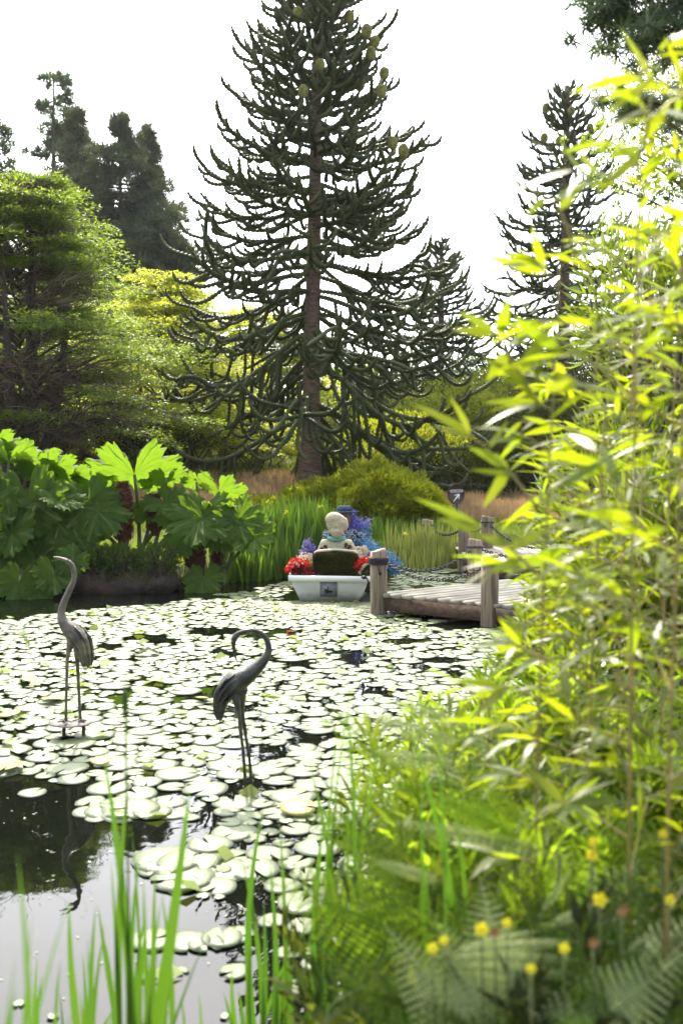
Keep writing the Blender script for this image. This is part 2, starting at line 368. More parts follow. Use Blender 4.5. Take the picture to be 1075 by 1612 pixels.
_ma = _n.new('ShaderNodeMath'); _ma.operation = 'MULTIPLY_ADD'; _ma.inputs[1].default_value = -.14; _l.new(_no.outputs['Fac'], _ma.inputs[0]); _l.new(_sx.outputs[2], _ma.inputs[2])
_mr = _n.new('ShaderNodeMapRange'); _mr.inputs['From Min'].default_value = -.06; _mr.inputs['From Max'].default_value = .03; _mr.inputs['To Min'].default_value = .75; _mr.inputs['To Max'].default_value = 0; _l.new(_ma.outputs[0], _mr.inputs['Value'])
_mx = _n.new('ShaderNodeMix'); _mx.data_type = 'RGBA'; _l.new(_mr.outputs[0], _mx.inputs[0]); _l.new(_src, _mx.inputs[6]); _mx.inputs[7].default_value = (.22, .22, .12, 1); _l.new(_mx.outputs[2], _b.inputs['Base Color'])
def petal(name, c): return mat_leaf(name, tuple(q * .7 for q in c), c, tuple(q * .8 for q in c), 0.25, 0.6, 0.3, 12)
M['p_red'] = petal('p_red', (0.62, 0.025, 0.02)); M['p_darkred'] = petal('p_darkred', (0.20, 0.012, 0.02))
M['p_cream'] = petal('p_cream', (0.75, 0.68, 0.52)); M['p_lime'] = petal('p_lime', (0.30, 0.42, 0.04))
M['p_violet'] = petal('p_violet', (0.17, 0.15, 0.58)); M['p_sky'] = petal('p_sky', (0.16, 0.38, 0.66)); M['p_grey'] = petal('p_grey', (0.36, 0.44, 0.56))
M['p_teal'] = petal('p_teal', (0.10, 0.30, 0.50)); M['p_lilac'] = petal('p_lilac', (0.30, 0.26, 0.60))
M['sign_brown'] = mat_noise('sign_brown', (0.035, 0.022, 0.018), (0.055, 0.036, 0.03), 10, 0.4, 0.05)
M['sign_white'] = mat_plain('sign_white', (0.75, 0.75, 0.73), 0.5)
M['spike'] = mat_noise('spike', (0.06, 0.018, 0.012), (0.17, 0.06, 0.03), 20, 0.85, 0.6, 50)
M['stalk'] = mat_noise('stalk', (0.06, 0.09, 0.02), (0.13, 0.14, 0.04), 20, 0.7, 0.6, 60)
M['stone'] = mat_noise('stone', (0.12, 0.11, 0.10), (0.3, 0.28, 0.25), 8, 0.9, 0.6)

# water
def mat_water():
    m, nt, b, out = new_mat('pond_water'); N, L = nt.nodes, nt.links
    b.inputs['Base Color'].default_value = (0.004, 0.005, 0.003, 1); b.inputs['Roughness'].default_value = 0.01; b.inputs['IOR'].default_value = 1.33
    geo = N.new('ShaderNodeNewGeometry')
    n = N.new('ShaderNodeTexNoise'); n.inputs['Scale'].default_value = 2.2; n.inputs['Detail'].default_value = 3; L.new(geo.outputs['Position'], n.inputs['Vector'])
    n2 = N.new('ShaderNodeTexNoise'); n2.inputs['Scale'].default_value = 14; n2.inputs['Detail'].default_value = 2; L.new(geo.outputs['Position'], n2.inputs['Vector'])
    ma = N.new('ShaderNodeMath'); ma.operation = 'MULTIPLY_ADD'; ma.inputs[1].default_value = 0.08
    L.new(n2.outputs['Fac'], ma.inputs[0]); L.new(n.outputs['Fac'], ma.inputs[2])
    bp = N.new('ShaderNodeBump'); bp.inputs['Strength'].default_value = 0.12; bp.inputs['Distance'].default_value = 0.02
    L.new(ma.outputs[0], bp.inputs['Height']); L.new(bp.outputs[0], b.inputs['Normal'])
    return m
M['water'] = mat_water()

# ------------------------------------------------------------------ ground
POND = np.array([(-16, 2.2), (-16, 11.8), (-6, 12.4), (-2.3, 12.7), (-1.7, 13.9), (-0.5, 14.6), (0.9, 15.2), (2.2, 15.9), (3.4, 15.6), (4.8, 16.8), (9, 16), (11, 12),
                 (8, 9.6), (4.2, 8.9), (2.5, 7.9), (1.3, 6.0), (0.75, 4.4), (0.42, 3.2), (0.15, 2.5), (-1.2, 2.05), (-5, 2.2)], float)
def pond_d(x, y):
    p = np.stack([x, y], -1); d = np.full(x.shape, 1e9); ins = np.zeros(x.shape, bool); n = len(POND)
    for i in range(n):
        a, b = POND[i], POND[(i + 1) % n]; e = b - a; w = p - a
        t = np.clip((w @ e) / (e @ e), 0, 1)[..., None]
        d = np.minimum(d, np.linalg.norm(w - e * t, axis=-1))
        c = ((a[1] > y) != (b[1] > y)) & (x < (b[0] - a[0]) * (y - a[1]) / (b[1] - a[1] + 1e-12) + a[0])
        ins ^= c
    return np.where(ins, -d, d)
def gh(x, y):
    x = np.asarray(x, float); y = np.asarray(y, float); d = pond_d(x, y)
    far = np.clip((y - 9) / 4, 0, 1)
    right = np.clip((x - 0.3) / 1.5, 0, 1) * (1 - far)
    o = np.clip(d / 0.18, 0, 1) * 0.24 + far * (0.11 * np.clip(d, 0, 7.5) + 0.035 * np.clip(d - 7.5, 0, 25) + 0.06 * np.clip(d - 40, 0, 60)) \
        + (1 - far) * (0.02 * np.clip(d, 0, 8)) + right * 0.10 * np.clip(d, 0, 2)
    o = o + np.clip(d, 0, 1) * 0.05 * wob(np.stack([x, y, x * 0], -1), 1.3) * (1 + np.clip((y - 25) / 20, 0, 3))
    i = -0.12 - 0.6 * np.clip(-d / 1.2, 0, 1)
    i = np.where(d > -0.12, d, i)
    return np.where(d > 0, o, i)
def G(x, y): return float(gh(np.array([x]), np.array([y]))[0])
xs = np.unique(np.concatenate([np.linspace(-400, -30, 20), np.linspace(-30, -8, 45), np.linspace(-8, 12, 220), np.linspace(12, 30, 36), np.linspace(30, 400, 20)]))
ys = np.unique(np.concatenate([np.linspace(-60, -3, 15), np.linspace(-3, 18, 230), np.linspace(18, 45, 80), np.linspace(45, 600, 40)]))
X, Yg = np.meshgrid(xs, ys, indexing='ij')
Z = gh(X, Yg); nx, ny = X.shape
mb = MB(); i, j = np.meshgrid(np.arange(nx - 1), np.arange(ny - 1), indexing='ij'); i = i.ravel(); j = j.ravel()
mb.add(np.stack([X, Yg, Z], -1), np.stack([i * ny + j, (i + 1) * ny + j, (i + 1) * ny + j + 1, i * ny + j + 1], 1))
tag(mb.build('ground', M['soil'], smooth=True), 'dark garden soil and banks round the pond', kind='structure')
mb = MB(); mb.add([(-17, 1.6, 0), (12.5, 1.6, 0), (12.5, 18, 0), (-17, 18, 0)], [(0, 1, 2, 3)])
tag(mb.build('water', M['water']), 'still dark pond water reflecting the bright sky', kind='structure')

# ------------------------------------------------------------------ plants kit
def ground_cover(name, label, x0, x1, y0, y1, n, L, W, mat, cond=None, lean=0.5, dens=None):
    x = rng.uniform(x0, x1, n); y = rng.uniform(y0, y1, n)
    k = pond_d(x, y) > 0.02
    if cond is not None: k &= cond(x, y)
    x, y = x[k], y[k]; z = gh(x, y); m = len(x)
    # grow in tufts
    tx = np.round(x / 0.35) * 0.35 + wob(np.stack([x, y, x], -1), 3) * 0.1; ty = np.round(y / 0.35) * 0.35
    C = np.stack([x, y, z - 0.02], -1)
    D = unit(np.stack([rng.normal(0, lean, m) + (x - tx), rng.normal(0, lean, m) + (y - ty), np.ones(m)], -1))
    LL = L * rng.uniform(0.5, 1.25, m) * (1 + 0.35 * wob(C, 1.5))
    b = MB(); b.leaves(C, D, rdir(m), LL, W, tri=True)
    return tag(b.build(name, mat), label, kind='stuff')
def shrub(name, label, cat, c, r, n, L, W, mat, group=None, droop=0.0, bumps=0.22, seed=0):
    """mounded shrub: stems from the base, leaves through an uneven shell"""
    c = Vector(c); base = Vector((c.x, c.y, G(c.x, c.y)))
    root = thing(name, label, cat, base, group)
    st = MB()
    for k in range(14):
        d = rdir(1)[0]; d[2] = abs(d[2]) * 0.7 + 0.2; e = np.array(c) + d * np.array(r) * 0.85
        p0 = np.array(base) + np.array([rng.normal(0, r[0] * .15), rng.normal(0, r[1] * .15), -0.05])
        mid = (p0 + e) / 2 + rng.normal(0, .1, 3) * r[0]
        st.tube(spline([p0, mid, e], 7), np.linspace(0.03, 0.008, 7) * max(1, r[0] * .8), 5)
    st.build('stem', M['bark'], root)
    b = MB(); d = rdir(n); d[:, 2] = np.abs(d[:, 2]) * 1.15 - 0.30; d = unit(d)
    rr = (1 - 0.42 * rng.uniform(0, 1, n) ** 1.8) * (1 + bumps * wob(d * 3.1 + seed * 7.7 + np.array(c), 1.0) + bumps * .5 * wob(d * 8 + seed, 1.0))
    C = np.array(c) + d * rr[:, None] * np.array(r)
    C[:, 2] = np.maximum(C[:, 2], base.z + 0.02)
    D = unit(d + rdir(n) * 0.8 + np.array([0, 0, 0.5 - droop]))
    b.leaves(C, D, unit(d + rdir(n) * 0.9), L * rng.uniform(.6, 1.3, n), W * rng.uniform(.7, 1.2, n), fold=0.08)
    b.build('foliage', mat, root)
    return root
def sprays(b, O, D, Ls, nl, L, W, droop=0.25, thick=0.035):
    """flat feathery sprays of small leaves; O origins, D directions"""
    m = len(O); D = unit(D); up = np.array([0, 0, 1.0]); S = unit(np.cross(D, up)); Ls = np.broadcast_to(Ls, (m,))
    t = rng.uniform(0.03, 1, (m, nl)); sd = rng.uniform(-1, 1, (m, nl))
    w = 0.42 * np.sin(np.pi * np.clip(t, 0, 1) ** 0.75) + 0.05
    C = O[:, None] + D[:, None] * (t * Ls[:, None])[..., None] + S[:, None] * (sd * w * Ls[:, None])[..., None]
    C[..., 2] += -droop * Ls[:, None] * (t ** 2 + 0.5 * np.abs(sd * w)) + rng.normal(0, thick, (m, nl)) * Ls[:, None]
    dd = D[:, None] * 0.8 + S[:, None] * (np.sign(sd) * 0.7)[..., None] + rng.normal(0, .35, (m, nl, 3)); dd[..., 2] -= droop * .8
    nn = up + rng.normal(0, .45, (m, nl, 3))
    k = m * nl
    b.leaves(C.reshape(k, 3), dd.reshape(k, 3), nn.reshape(k, 3), L * rng.uniform(.6, 1.3, k), W * rng.uniform(.7, 1.2, k), fold=0.05)
def layered_tree(name, label, base, prof, zlo, zhi, nb, mat, spray_len, nl, L, W, rise=0.1, trunks=1, bare=0.0, trunk_r=0.2, droop=0.25, sp_per=7, twigs=3, jit=0.35, group=None, brm='bark', lean=(0, 0), front_bare=0.0, layers=0):
    """tree with spreading branches carrying flat sprays; prof(u) crown radius for height share u"""
    base = Vector(base); root = thing(name, label, 'tree', base, group); Z0 = base.z
    tr = MB()
    for k in range(trunks):
        a = k * 2.4; off = np.array([math.cos(a), math.sin(a), 0]) * (0.5 * (k > 0) + .15)
        pts = [np.array(base) + off * .6 + [0, 0, -.1], np.array(base) + off * 1.5 + [0, 0, (zhi - Z0) * .35], np.array([base.x + lean[0], base.y + lean[1], 0]) + off * 2.0 + [0, 0, Z0 + (zhi - Z0) * (0.95 if k == 0 else .7)]]
        tr.tube(spline(pts, 12), np.linspace(trunk_r, .03, 12) * (1 if k == 0 else .7), 9)
    tr.build('trunk', M['bark'], root, True)
    br = MB(); tw = MB(); fo = MB(); O = []; D = []; LS = []
    for k in range(nb):
        u = (k + rng.uniform(0, 1)) / nb
        if layers: u = (round(u * layers + rng.normal(0, .12)) + .2 * rng.uniform()) / layers; u = min(max(u, 0), 1)
        z = zlo + (zhi - zlo) * u; Rr = prof(u) * (rng.uniform(.75, 1.12) if not layers else rng.uniform(.4, 1.22))
        a = k * 2.39996 + rng.normal(0, .3); dv = np.array([math.cos(a), math.sin(a), 0])
        f = (z - Z0) / (zhi - Z0)
        p0 = np.array([base.x + lean[0] * f, base.y + lean[1] * f, z - rise * Rr - 0.25 * Rr]); p0[2] = max(p0[2], Z0 + .3)
        p1 = p0 + dv * Rr * .5 + [0, 0, .28 * Rr + rise * Rr * .4]; p2 = np.array([p0[0], p0[1], z]) + dv * Rr * .95; p2[2] = z - droop * .2 * Rr
        P = spline([p0, p1, p2], 9); br.tube(P, np.linspace(.010 + .010 * Rr, .006, 9), 5)
        for q in range(0 if (front_bare and u < front_bare and dv[1] < -.05 and rng.uniform() < .6) else sp_per):
            s = rng.uniform(bare, 1.0); ii = min(int(s * 8), 7); pt = P[ii] + (P[ii + 1] - P[ii]) * (s * 8 - ii)
            side = rng.choice([-1, 1]) * rng.uniform(.2, 1.1) * (1.15 - s * .7)
            d = unit(dv + np.cross([0, 0, 1], dv) * side + rng.normal(0, .12, 3)); d[2] = rng.normal(0.02, .10)
            O.append(pt + rng.normal(0, jit * .3, 3)); D.append(d); LS.append(spray_len * rng.uniform(.6, 1.25) * (0.6 + .5 * min(1, Rr / 2)))
        for q in range(twigs):
            s = rng.uniform(.1, .95); ii = min(int(s * 8), 7); pt = P[ii]
            d = unit(dv + np.cross([0, 0, 1], dv) * rng.normal(0, .7) + [0, 0, rng.normal(.15, .3)]); l = rng.uniform(.3, .75) * spray_len * 1.3
            tw.tube([pt, pt + d * l * .5 + rng.normal(0, .04, 3), pt + d * l + [0, 0, rng.normal(0, .1)]], [.012, .009, .004], 3, cap=False)
    sprays(fo, np.array(O), np.array(D), np.array(LS), nl, L, W, droop)
    br.build('branch', M[brm], root)
    if twigs: tag(tw.build('twig', M['twig'], root), kind='stuff')
    tag(fo.build('crown', mat, root), kind='stuff')
    return root
def pine(name, label, base, H, R0, n, mat, top_sharp=1.0, group=None, gaps=0.0, nl=70, nlen=.34, shape=None, lean=0.0, w=.05, zstart=.12):
    """conifer with tufted needles on whorled boughs"""
    base = Vector(base); root = thing(name, label, 'tree', base, group)
    t = MB(); P = spline([np.array(base) + [0, 0, -.2], np.array(base) + [lean * .4, 0, H * .5], np.array(base) + [lean, 0, H]], 12)
    t.tube(P, np.linspace(.018 * H + .05, .03, 12), 8); t.build('trunk', M['bark'], root, True)
    br = MB(); b = MB(); CC = []; DD = []
    for k in range(n):
        u = zstart + (1 - zstart) * ((k + rng.uniform(0, 1)) / n); z = H * u
        Rr = (shape(u) if shape else R0 * (1 - u) ** top_sharp) * rng.uniform(.6, 1.1) + .12
        if rng.uniform() < gaps: continue
        a = rng.uniform(0, 6.283); dv = np.array([math.cos(a), math.sin(a), 0]); p0 = np.array(base) + [lean * u, 0, z]
        P = spline([p0, p0 + dv * Rr * .5 + [0, 0, .02 * Rr], p0 + dv * Rr + [0, 0, .22 * Rr]], 7)
        br.tube(P, np.linspace(.02 + .012 * Rr, .012, 7), 4, cap=False)
        m = max(3, int(Rr * 4.5))
        for q in range(m):
            s = .25 + .75 * (q + rng.uniform()) / m; ii = min(int(s * 6), 5)
            pt = P[ii] + (P[ii + 1] - P[ii]) * (s * 6 - ii) + np.cross([0, 0, 1], dv) * rng.normal(0, .16 * Rr + .08) + [0, 0, rng.normal(.06, .09)]
            CC.append(pt); DD.append(dv * .6 + [0, 0, .75])
    CC = np.array(CC); DD = unit(np.array(DD)); m = len(CC)
    C = np.repeat(CC, nl, 0); Dn = unit(np.repeat(DD, nl, 0) * .75 + rdir(m * nl)); C = C + Dn * rng.uniform(0, .18, (m * nl, 1))
    b.leaves(C, Dn, rdir(m * nl), nlen * rng.uniform(.6, 1.2, m * nl), w, tri=True)
    br.build('branch', M['bark'], root); tag(b.build('crown', mat, root), kind='stuff')
    return root

# ------------------------------------------------------------------ monkey puzzle trees
def araucaria(label, base, H, Rf, mat, levels, per, step, rad, low, top_lean=0.0, seed=1, cones=(), blen=0.9, tipx=0, spacing=.30, reach=None):
    """whorled boughs with rope-like branchlets that turn up at their tips; the lower boughs hang"""
    g = np.random.default_rng(seed); base = Vector(base)
    root = thing('monkey_puzzle_tree', label, 'tree', base)
    t = MB(); TP = spline([np.array(base) + [0, 0, -.15], np.array(base) + [top_lean * .5, 0, H * .5], np.array(base) + [top_lean, 0, H]], 60)
    tr = np.interp(np.linspace(0, 1, 60), [0, .03, .12, 1], [rad * 1.75, rad * 1.35, rad, rad * .38])
    tr = tr * (1 + .03 * np.where(np.arange(60) % 2, 1, -1))
    t.tube(TP, tr, 14); t.build('trunk', M['bark_red'], root, True)
    tips = []
    brr = .044 if (rad > .17 and H > 10) and step < .06 else .040
    def rope(b, p, d, L, e_end, sag, r):
        n = max(4, int(L / step)); ds = L / n; pts = [p.copy()]; d = unit(np.array(d, float)); q = p.copy()
        hd = unit(np.array([d[0], d[1], 1e-6])); e0 = math.atan2(d[2], math.hypot(d[0], d[1])); sw = g.normal(0, .25)
        for k in range(n):
            s = (k + 1) / n
            e = e0 + sag * math.sin(min(1, s * 1.5) * math.pi * .5) * -1 * (1 - s ** 3)
            e = e * (1 - s ** 2.6) + e_end * s ** 2.6
            a = sw * s; h = np.array([hd[0] * math.cos(a) - hd[1] * math.sin(a), hd[0] * math.sin(a) + hd[1] * math.cos(a), 0])
            q = q + (h * math.cos(e) + np.array([0, 0, math.sin(e)])) * ds; pts.append(q.copy())
        P = np.array(pts); gz = base.z + .06
        P[:, 2] = np.maximum(P[:, 2], gz + .03 * np.abs(np.sin(np.arange(len(P)))))
        rr = r * np.interp(np.linspace(0, 1, len(P)), [0, .1, .85, 1], [.85, 1, 1, .45])
        b.tube(P, rr, 6, saw=.25); return P
    for lv in range(levels):
        u = (lv + .3) / levels; zz = low + (H - low) * (u ** .93)
        for w in range(per):
            a = w * 2 * math.pi / per + lv * 1.1 + g.normal(0, .2); dv = np.array([math.cos(a), math.sin(a)])
            z = zz + g.normal(0, .12); ft = z / H
            L = Rf(ft) * g.uniform(.82, 1.12)
            if reach is not None:
                if g.uniform() > reach(dv, ft): continue
            if L < .1: continue
            ii = ft * 59; k0 = min(int(ii), 58); p = TP[k0] + (TP[k0 + 1] - TP[k0]) * (ii - k0)
            lowf = max(0, 1 - (ft - .12) / .42); hi = max(0, (ft - .55) / .45)
            e0 = R(-2 - 12 * lowf + 34 * hi + g.normal(0, 8)); sag = R(14 + 34 * lowf - 12 * hi); ee = R(48 + 25 * g.uniform() + 8 * hi)
            b = MB(); P = rope(b, p, (dv[0] * math.cos(e0), dv[1] * math.cos(e0), math.sin(e0)), L * (1.12 + .15 * lowf), ee, sag, brr * 1.2)
            tips.append(P[-1]); n = len(P); T = np.gradient(P, axis=0)
            m = int(L / spacing * (1 - .5 * hi)) + 2
            for q in range(m):
                s = .22 + .74 * q / m + g.normal(0, .02); s = min(max(s, .1), .97); k1 = int(s * (n - 1))
                tt = unit(T[k1]); side = np.array([-dv[1], dv[0], 0]) * (1 if q % 2 else -1)
                sp = g.uniform(.55, 1.1)
                hang = lowf * g.uniform(.0, 1.5) * (g.uniform() < .7)
                d = unit(tt * (1 - .5 * min(1, hang)) + side * sp * (1 - .4 * min(1, hang)) + np.array([0, 0, g.normal(.0 - hang * 1.5, .15)]))
                bl = blen * g.uniform(.5, 1.15) * (1 - .45 * s * (1 - lowf)) * (1 + 1.25 * lowf * g.uniform()) * min(1, .35 + L / 2.2)
                Q = rope(b, P[k1], d, bl, R(62 + 25 * g.uniform()) if g.uniform() > lowf * .25 else R(-30), R(25 + 38 * hang), brr * g.uniform(.85, 1.05))
                tips.append(Q[-1])
            b.build('branch', mat, root)
    tips = np.array(tips); px, py = proj(tips)
    for (cx, cy, cr) in cones:
        k = int(np.argmin((px - cx) ** 2 + (py - cy) ** 2 + (tips[:, 1] > base.y) * 400)); px[k] = 9e9
        cb = MB(); n = 17; ph = np.linspace(.12, math.pi - .05, n); cr = cr * .85; c = tips[k] + np.array([0, 0, cr * .9])
        P = np.array([c + [0, 0, -math.cos(f) * cr * 1.3] for f in ph]); cb.tube(P, np.sin(ph) * cr, 12, saw=.09); cb.build('cone', M['cone'], root)
    return root

TY = 22.0
tb = at(487, 765, TY); tb.z = G(tb.x, TY)
def Rmain(f):
    return float(np.interp(f, [0, .15, .3, .45, .57, .71, .82, .92, 1], [3.0, 3.2, 3.0, 2.7, 2.3, 1.95, 1.5, 1.15, .55]))
araucaria('very tall monkey puzzle tree with drooping rope-like branches in the centre', tb, 10.95, Rmain, M['scale'], 23, 7, .042, .205, 1.5, .22, 3, blen=1.15, spacing=.25, reach=lambda d, f: 1 if f > .5 else ((np.interp(f, [.1, .3, .5], [.4, .55, .95]) if d[0] < -.15 else .9) * (np.interp(f, [.1, .35, .5], [.4, .6, .9]) if d[1] < -.6 else 1)),
          cones=[(470, 30, .13), (546, 43, .13), (577, 50, .13), (593, 75, .12), (578, 98, .13), (562, 133, .14), (606, 125, .12), (593, 147, .13), (622, 228, .13), (641, 246, .13), (505, 120, .12), (480, 150, .12)])
b2 = at(693, 700, 33); b2.z = G(b2.x, 33)
araucaria('small monkey puzzle tree behind the right side of the tallest one', b2, 1.77 + 33 * .21 - b2.z, lambda f: 3.1 * (1 - f) ** .75 + .15, M['scale_far'], 15, 7, .11, .16, 1.5, 0, 9, blen=.75, spacing=.4)
b3 = at(885, 700, 29); b3.z = G(b3.x, 29)
araucaria('monkey puzzle tree with a dense pointed crown behind the bamboo', b3, 1.77 + 29 * .361 - b3.z, lambda f: 3.2 * (1 - f) ** .6 + .1, M['scale_far'], 22, 7, .10, .2, 1.5, 0, 13, blen=.7, spacing=.32,
          cones=[(855, 175, .13), (870, 195, .13), (900, 190, .12), (850, 205, .13), (925, 205, .12), (880, 220, .12)])

# ------------------------------------------------------------------ trees on the left and behind
def gp(px, Y): p = at(px, 700, Y); return Vector((p.x, p.y, G(p.x, Y)))
def zat(py, Y): return at(537, py, Y).z
layered_tree('feathery_tree', 'large spreading yellow-green tree with bare brown inner twigs at far left', gp(35, 21), lambda u: float(np.interp(u, [0, .25, .5, .75, 1], [3.9, 3.6, 2.3, 1.5, .6])),
             zat(690, 21), zat(290, 21), 150, M['spray'], 1.25, 120, .085, .034, trunks=4, bare=.42, trunk_r=.26, sp_per=8, twigs=30, brm='bark', front_bare=.6, layers=12, droop=.12, jit=.15)
layered_tree('feathery_tree', 'bright green layered tree between the spreading tree and the monkey puzzle', gp(262, 26), lambda u: float(np.interp(u, [0, .4, .8, 1], [2.6, 2.2, 1.3, .3])),
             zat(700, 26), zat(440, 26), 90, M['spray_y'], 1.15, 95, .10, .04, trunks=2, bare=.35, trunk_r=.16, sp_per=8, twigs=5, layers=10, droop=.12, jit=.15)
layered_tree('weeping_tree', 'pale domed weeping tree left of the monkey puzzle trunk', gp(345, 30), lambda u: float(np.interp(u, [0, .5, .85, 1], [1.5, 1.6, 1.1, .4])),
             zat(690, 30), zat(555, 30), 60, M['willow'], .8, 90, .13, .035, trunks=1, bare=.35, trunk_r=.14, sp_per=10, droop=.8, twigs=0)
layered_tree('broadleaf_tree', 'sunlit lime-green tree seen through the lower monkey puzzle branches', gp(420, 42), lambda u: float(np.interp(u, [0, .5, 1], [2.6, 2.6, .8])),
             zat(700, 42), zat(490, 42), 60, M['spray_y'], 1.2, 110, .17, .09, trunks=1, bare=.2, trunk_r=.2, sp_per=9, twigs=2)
layered_tree('broadleaf_tree', 'lime-green tree just right of the monkey puzzle trunk in the distance', gp(560, 48), lambda u: float(np.interp(u, [0, .5, 1], [3.0, 2.7, .8])),
             zat(705, 48), zat(575, 48), 50, M['spray'], 1.2, 90, .18, .09, trunks=1, bare=.2, trunk_r=.2, sp_per=9, twigs=2)
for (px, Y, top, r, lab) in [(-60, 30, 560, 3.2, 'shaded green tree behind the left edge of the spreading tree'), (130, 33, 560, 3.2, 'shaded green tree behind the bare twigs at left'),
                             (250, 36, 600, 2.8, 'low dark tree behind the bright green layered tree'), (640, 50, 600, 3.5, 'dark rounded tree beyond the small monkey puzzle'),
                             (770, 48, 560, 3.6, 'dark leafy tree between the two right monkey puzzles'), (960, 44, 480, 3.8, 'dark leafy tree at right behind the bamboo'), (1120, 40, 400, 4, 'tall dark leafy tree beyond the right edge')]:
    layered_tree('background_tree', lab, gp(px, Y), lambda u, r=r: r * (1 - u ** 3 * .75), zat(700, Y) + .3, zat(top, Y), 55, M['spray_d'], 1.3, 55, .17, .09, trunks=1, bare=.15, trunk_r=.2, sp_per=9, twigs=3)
def hh(py, Y, px): return at(px, py, Y).z - G(at(px, py, Y).x, Y)
pine('pine_tree', 'dark dense pine, the middle and broadest of the far left conifers', gp(195, 46), hh(188, 46, 185), 4.6, 230, M['needle'], shape=lambda u: float(np.interp(u, [0, .3, .55, .75, .88, 1], [4.6, 4.4, 3.6, 2.5, 1.3, .0])), nl=52, nlen=.36, w=.045)
pine('pine_tree', 'dark pine with rounded brownish top left of the broadest conifer', gp(128, 47), hh(178, 47, 130), 4, 170, M['needle'], shape=lambda u: float(np.interp(u, [0, .5, .8, 1], [3.3, 2.7, 1.2, .0])), nl=52, nlen=.36, w=.045)
pine('pine_tree', 'dark pine with pointed top on the right slope of the conifer group', gp(238, 47), hh(207, 47, 235), 4, 170, M['needle'], shape=lambda u: float(np.interp(u, [0, .3, .6, .85, 1], [3.7, 3.1, 1.9, .7, .0])), nl=52, nlen=.36, w=.045)
pine('pine_tree', 'shorter dark pine at the right foot of the conifer group', gp(285, 45), hh(385, 45, 290), 4, 80, M['needle'], shape=lambda u: float(np.interp(u, [0, .6, 1], [2.1, 1.5, .3])), nl=50, nlen=.4, w=.06)
pine('conifer_tree', 'thin open blue-green conifer rising highest at the left', gp(88, 50), hh(120, 50, 88), 3, 75, M['needle_blue'], shape=lambda u: float(np.interp(u, [0, .5, .68, .8, 1], [3.4, 3.1, 2.5, 1.7, .5])), nl=60, nlen=.45, w=.06, gaps=.1, lean=.2)
pine('conifer_tree', 'thin conifer top at the far left edge above the spreading tree', gp(8, 44), hh(200, 44, 8), 3, 70, M['needle_blue'], shape=lambda u: float(np.interp(u, [0, .5, 1], [2.4, 1.7, .25])), nl=34, nlen=.4, w=.055)
for k, (px, lab) in enumerate([(-330, 'dark wide pine far off beyond the left edge of the pond'), (1500, 'dark wide pine far off beyond the right edge of the pond')]):
    pine('pine_tree', lab, gp(px, 48), 12, 4, 110, M['needle'], shape=lambda u: 4.5 * (1 - u) ** .6, nl=40, nlen=.5, w=.08)

# ------------------------------------------------------------------ far-bank shrubs, grasses
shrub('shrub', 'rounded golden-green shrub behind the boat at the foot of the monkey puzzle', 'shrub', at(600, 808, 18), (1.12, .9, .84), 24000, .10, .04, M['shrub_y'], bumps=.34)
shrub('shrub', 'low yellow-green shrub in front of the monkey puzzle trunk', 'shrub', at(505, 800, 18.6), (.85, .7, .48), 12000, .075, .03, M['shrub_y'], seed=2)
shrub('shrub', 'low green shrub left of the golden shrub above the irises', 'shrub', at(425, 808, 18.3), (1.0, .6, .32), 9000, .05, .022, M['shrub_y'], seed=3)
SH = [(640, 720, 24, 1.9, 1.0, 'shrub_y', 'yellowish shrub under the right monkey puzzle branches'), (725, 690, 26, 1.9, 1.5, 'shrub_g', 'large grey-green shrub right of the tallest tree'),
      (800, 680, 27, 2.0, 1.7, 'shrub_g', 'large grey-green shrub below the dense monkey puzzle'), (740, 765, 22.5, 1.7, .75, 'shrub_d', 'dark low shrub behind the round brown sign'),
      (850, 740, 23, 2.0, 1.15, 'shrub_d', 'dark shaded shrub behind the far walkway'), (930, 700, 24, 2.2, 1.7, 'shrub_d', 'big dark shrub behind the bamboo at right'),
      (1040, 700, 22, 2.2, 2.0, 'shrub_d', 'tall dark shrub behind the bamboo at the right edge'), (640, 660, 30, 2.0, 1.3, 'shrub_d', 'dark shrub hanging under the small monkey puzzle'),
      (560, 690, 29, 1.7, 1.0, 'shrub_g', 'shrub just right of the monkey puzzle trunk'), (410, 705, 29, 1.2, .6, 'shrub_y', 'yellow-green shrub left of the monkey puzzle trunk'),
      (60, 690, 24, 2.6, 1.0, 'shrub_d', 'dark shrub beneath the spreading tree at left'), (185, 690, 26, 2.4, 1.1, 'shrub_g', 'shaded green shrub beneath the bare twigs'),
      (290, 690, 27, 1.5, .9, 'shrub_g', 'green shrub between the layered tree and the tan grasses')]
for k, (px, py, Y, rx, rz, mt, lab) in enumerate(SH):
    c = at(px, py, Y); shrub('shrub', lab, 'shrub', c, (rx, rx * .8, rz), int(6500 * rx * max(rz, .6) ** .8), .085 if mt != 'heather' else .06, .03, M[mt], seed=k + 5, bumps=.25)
ground_cover('heather', 'tan and orange dry heather and grass on the bank behind the gunnera', -5.5, -1.0, 18.0, 24.5, 34000, .30, .018, M['heather'], cond=lambda x, y: wob(np.stack([x, y, x], -1), .8) > -.75)
ground_cover('heather', 'orange dry heather on the bank behind the far walkway', 2.0, 6.5, 18.2, 21.5, 24000, .26, .018, M['heather'], cond=lambda x, y: wob(np.stack([x, y, x], -1), .8) > -.8)
ground_cover('grass', 'short green grass on the far bank', -7, 4, 12.6, 18.3, 60000, .16, .012, M['grass'])
ground_cover('undergrowth', 'rough green undergrowth beyond the far bank', -22, 20, 21, 46, 60000, .35, .05, M['shrub_g'], lean=.8)
ground_cover('bank_grass', 'low dark grass on the near bank', -3, 7, -2, 8, 30000, .14, .012, M['shrub_g'])

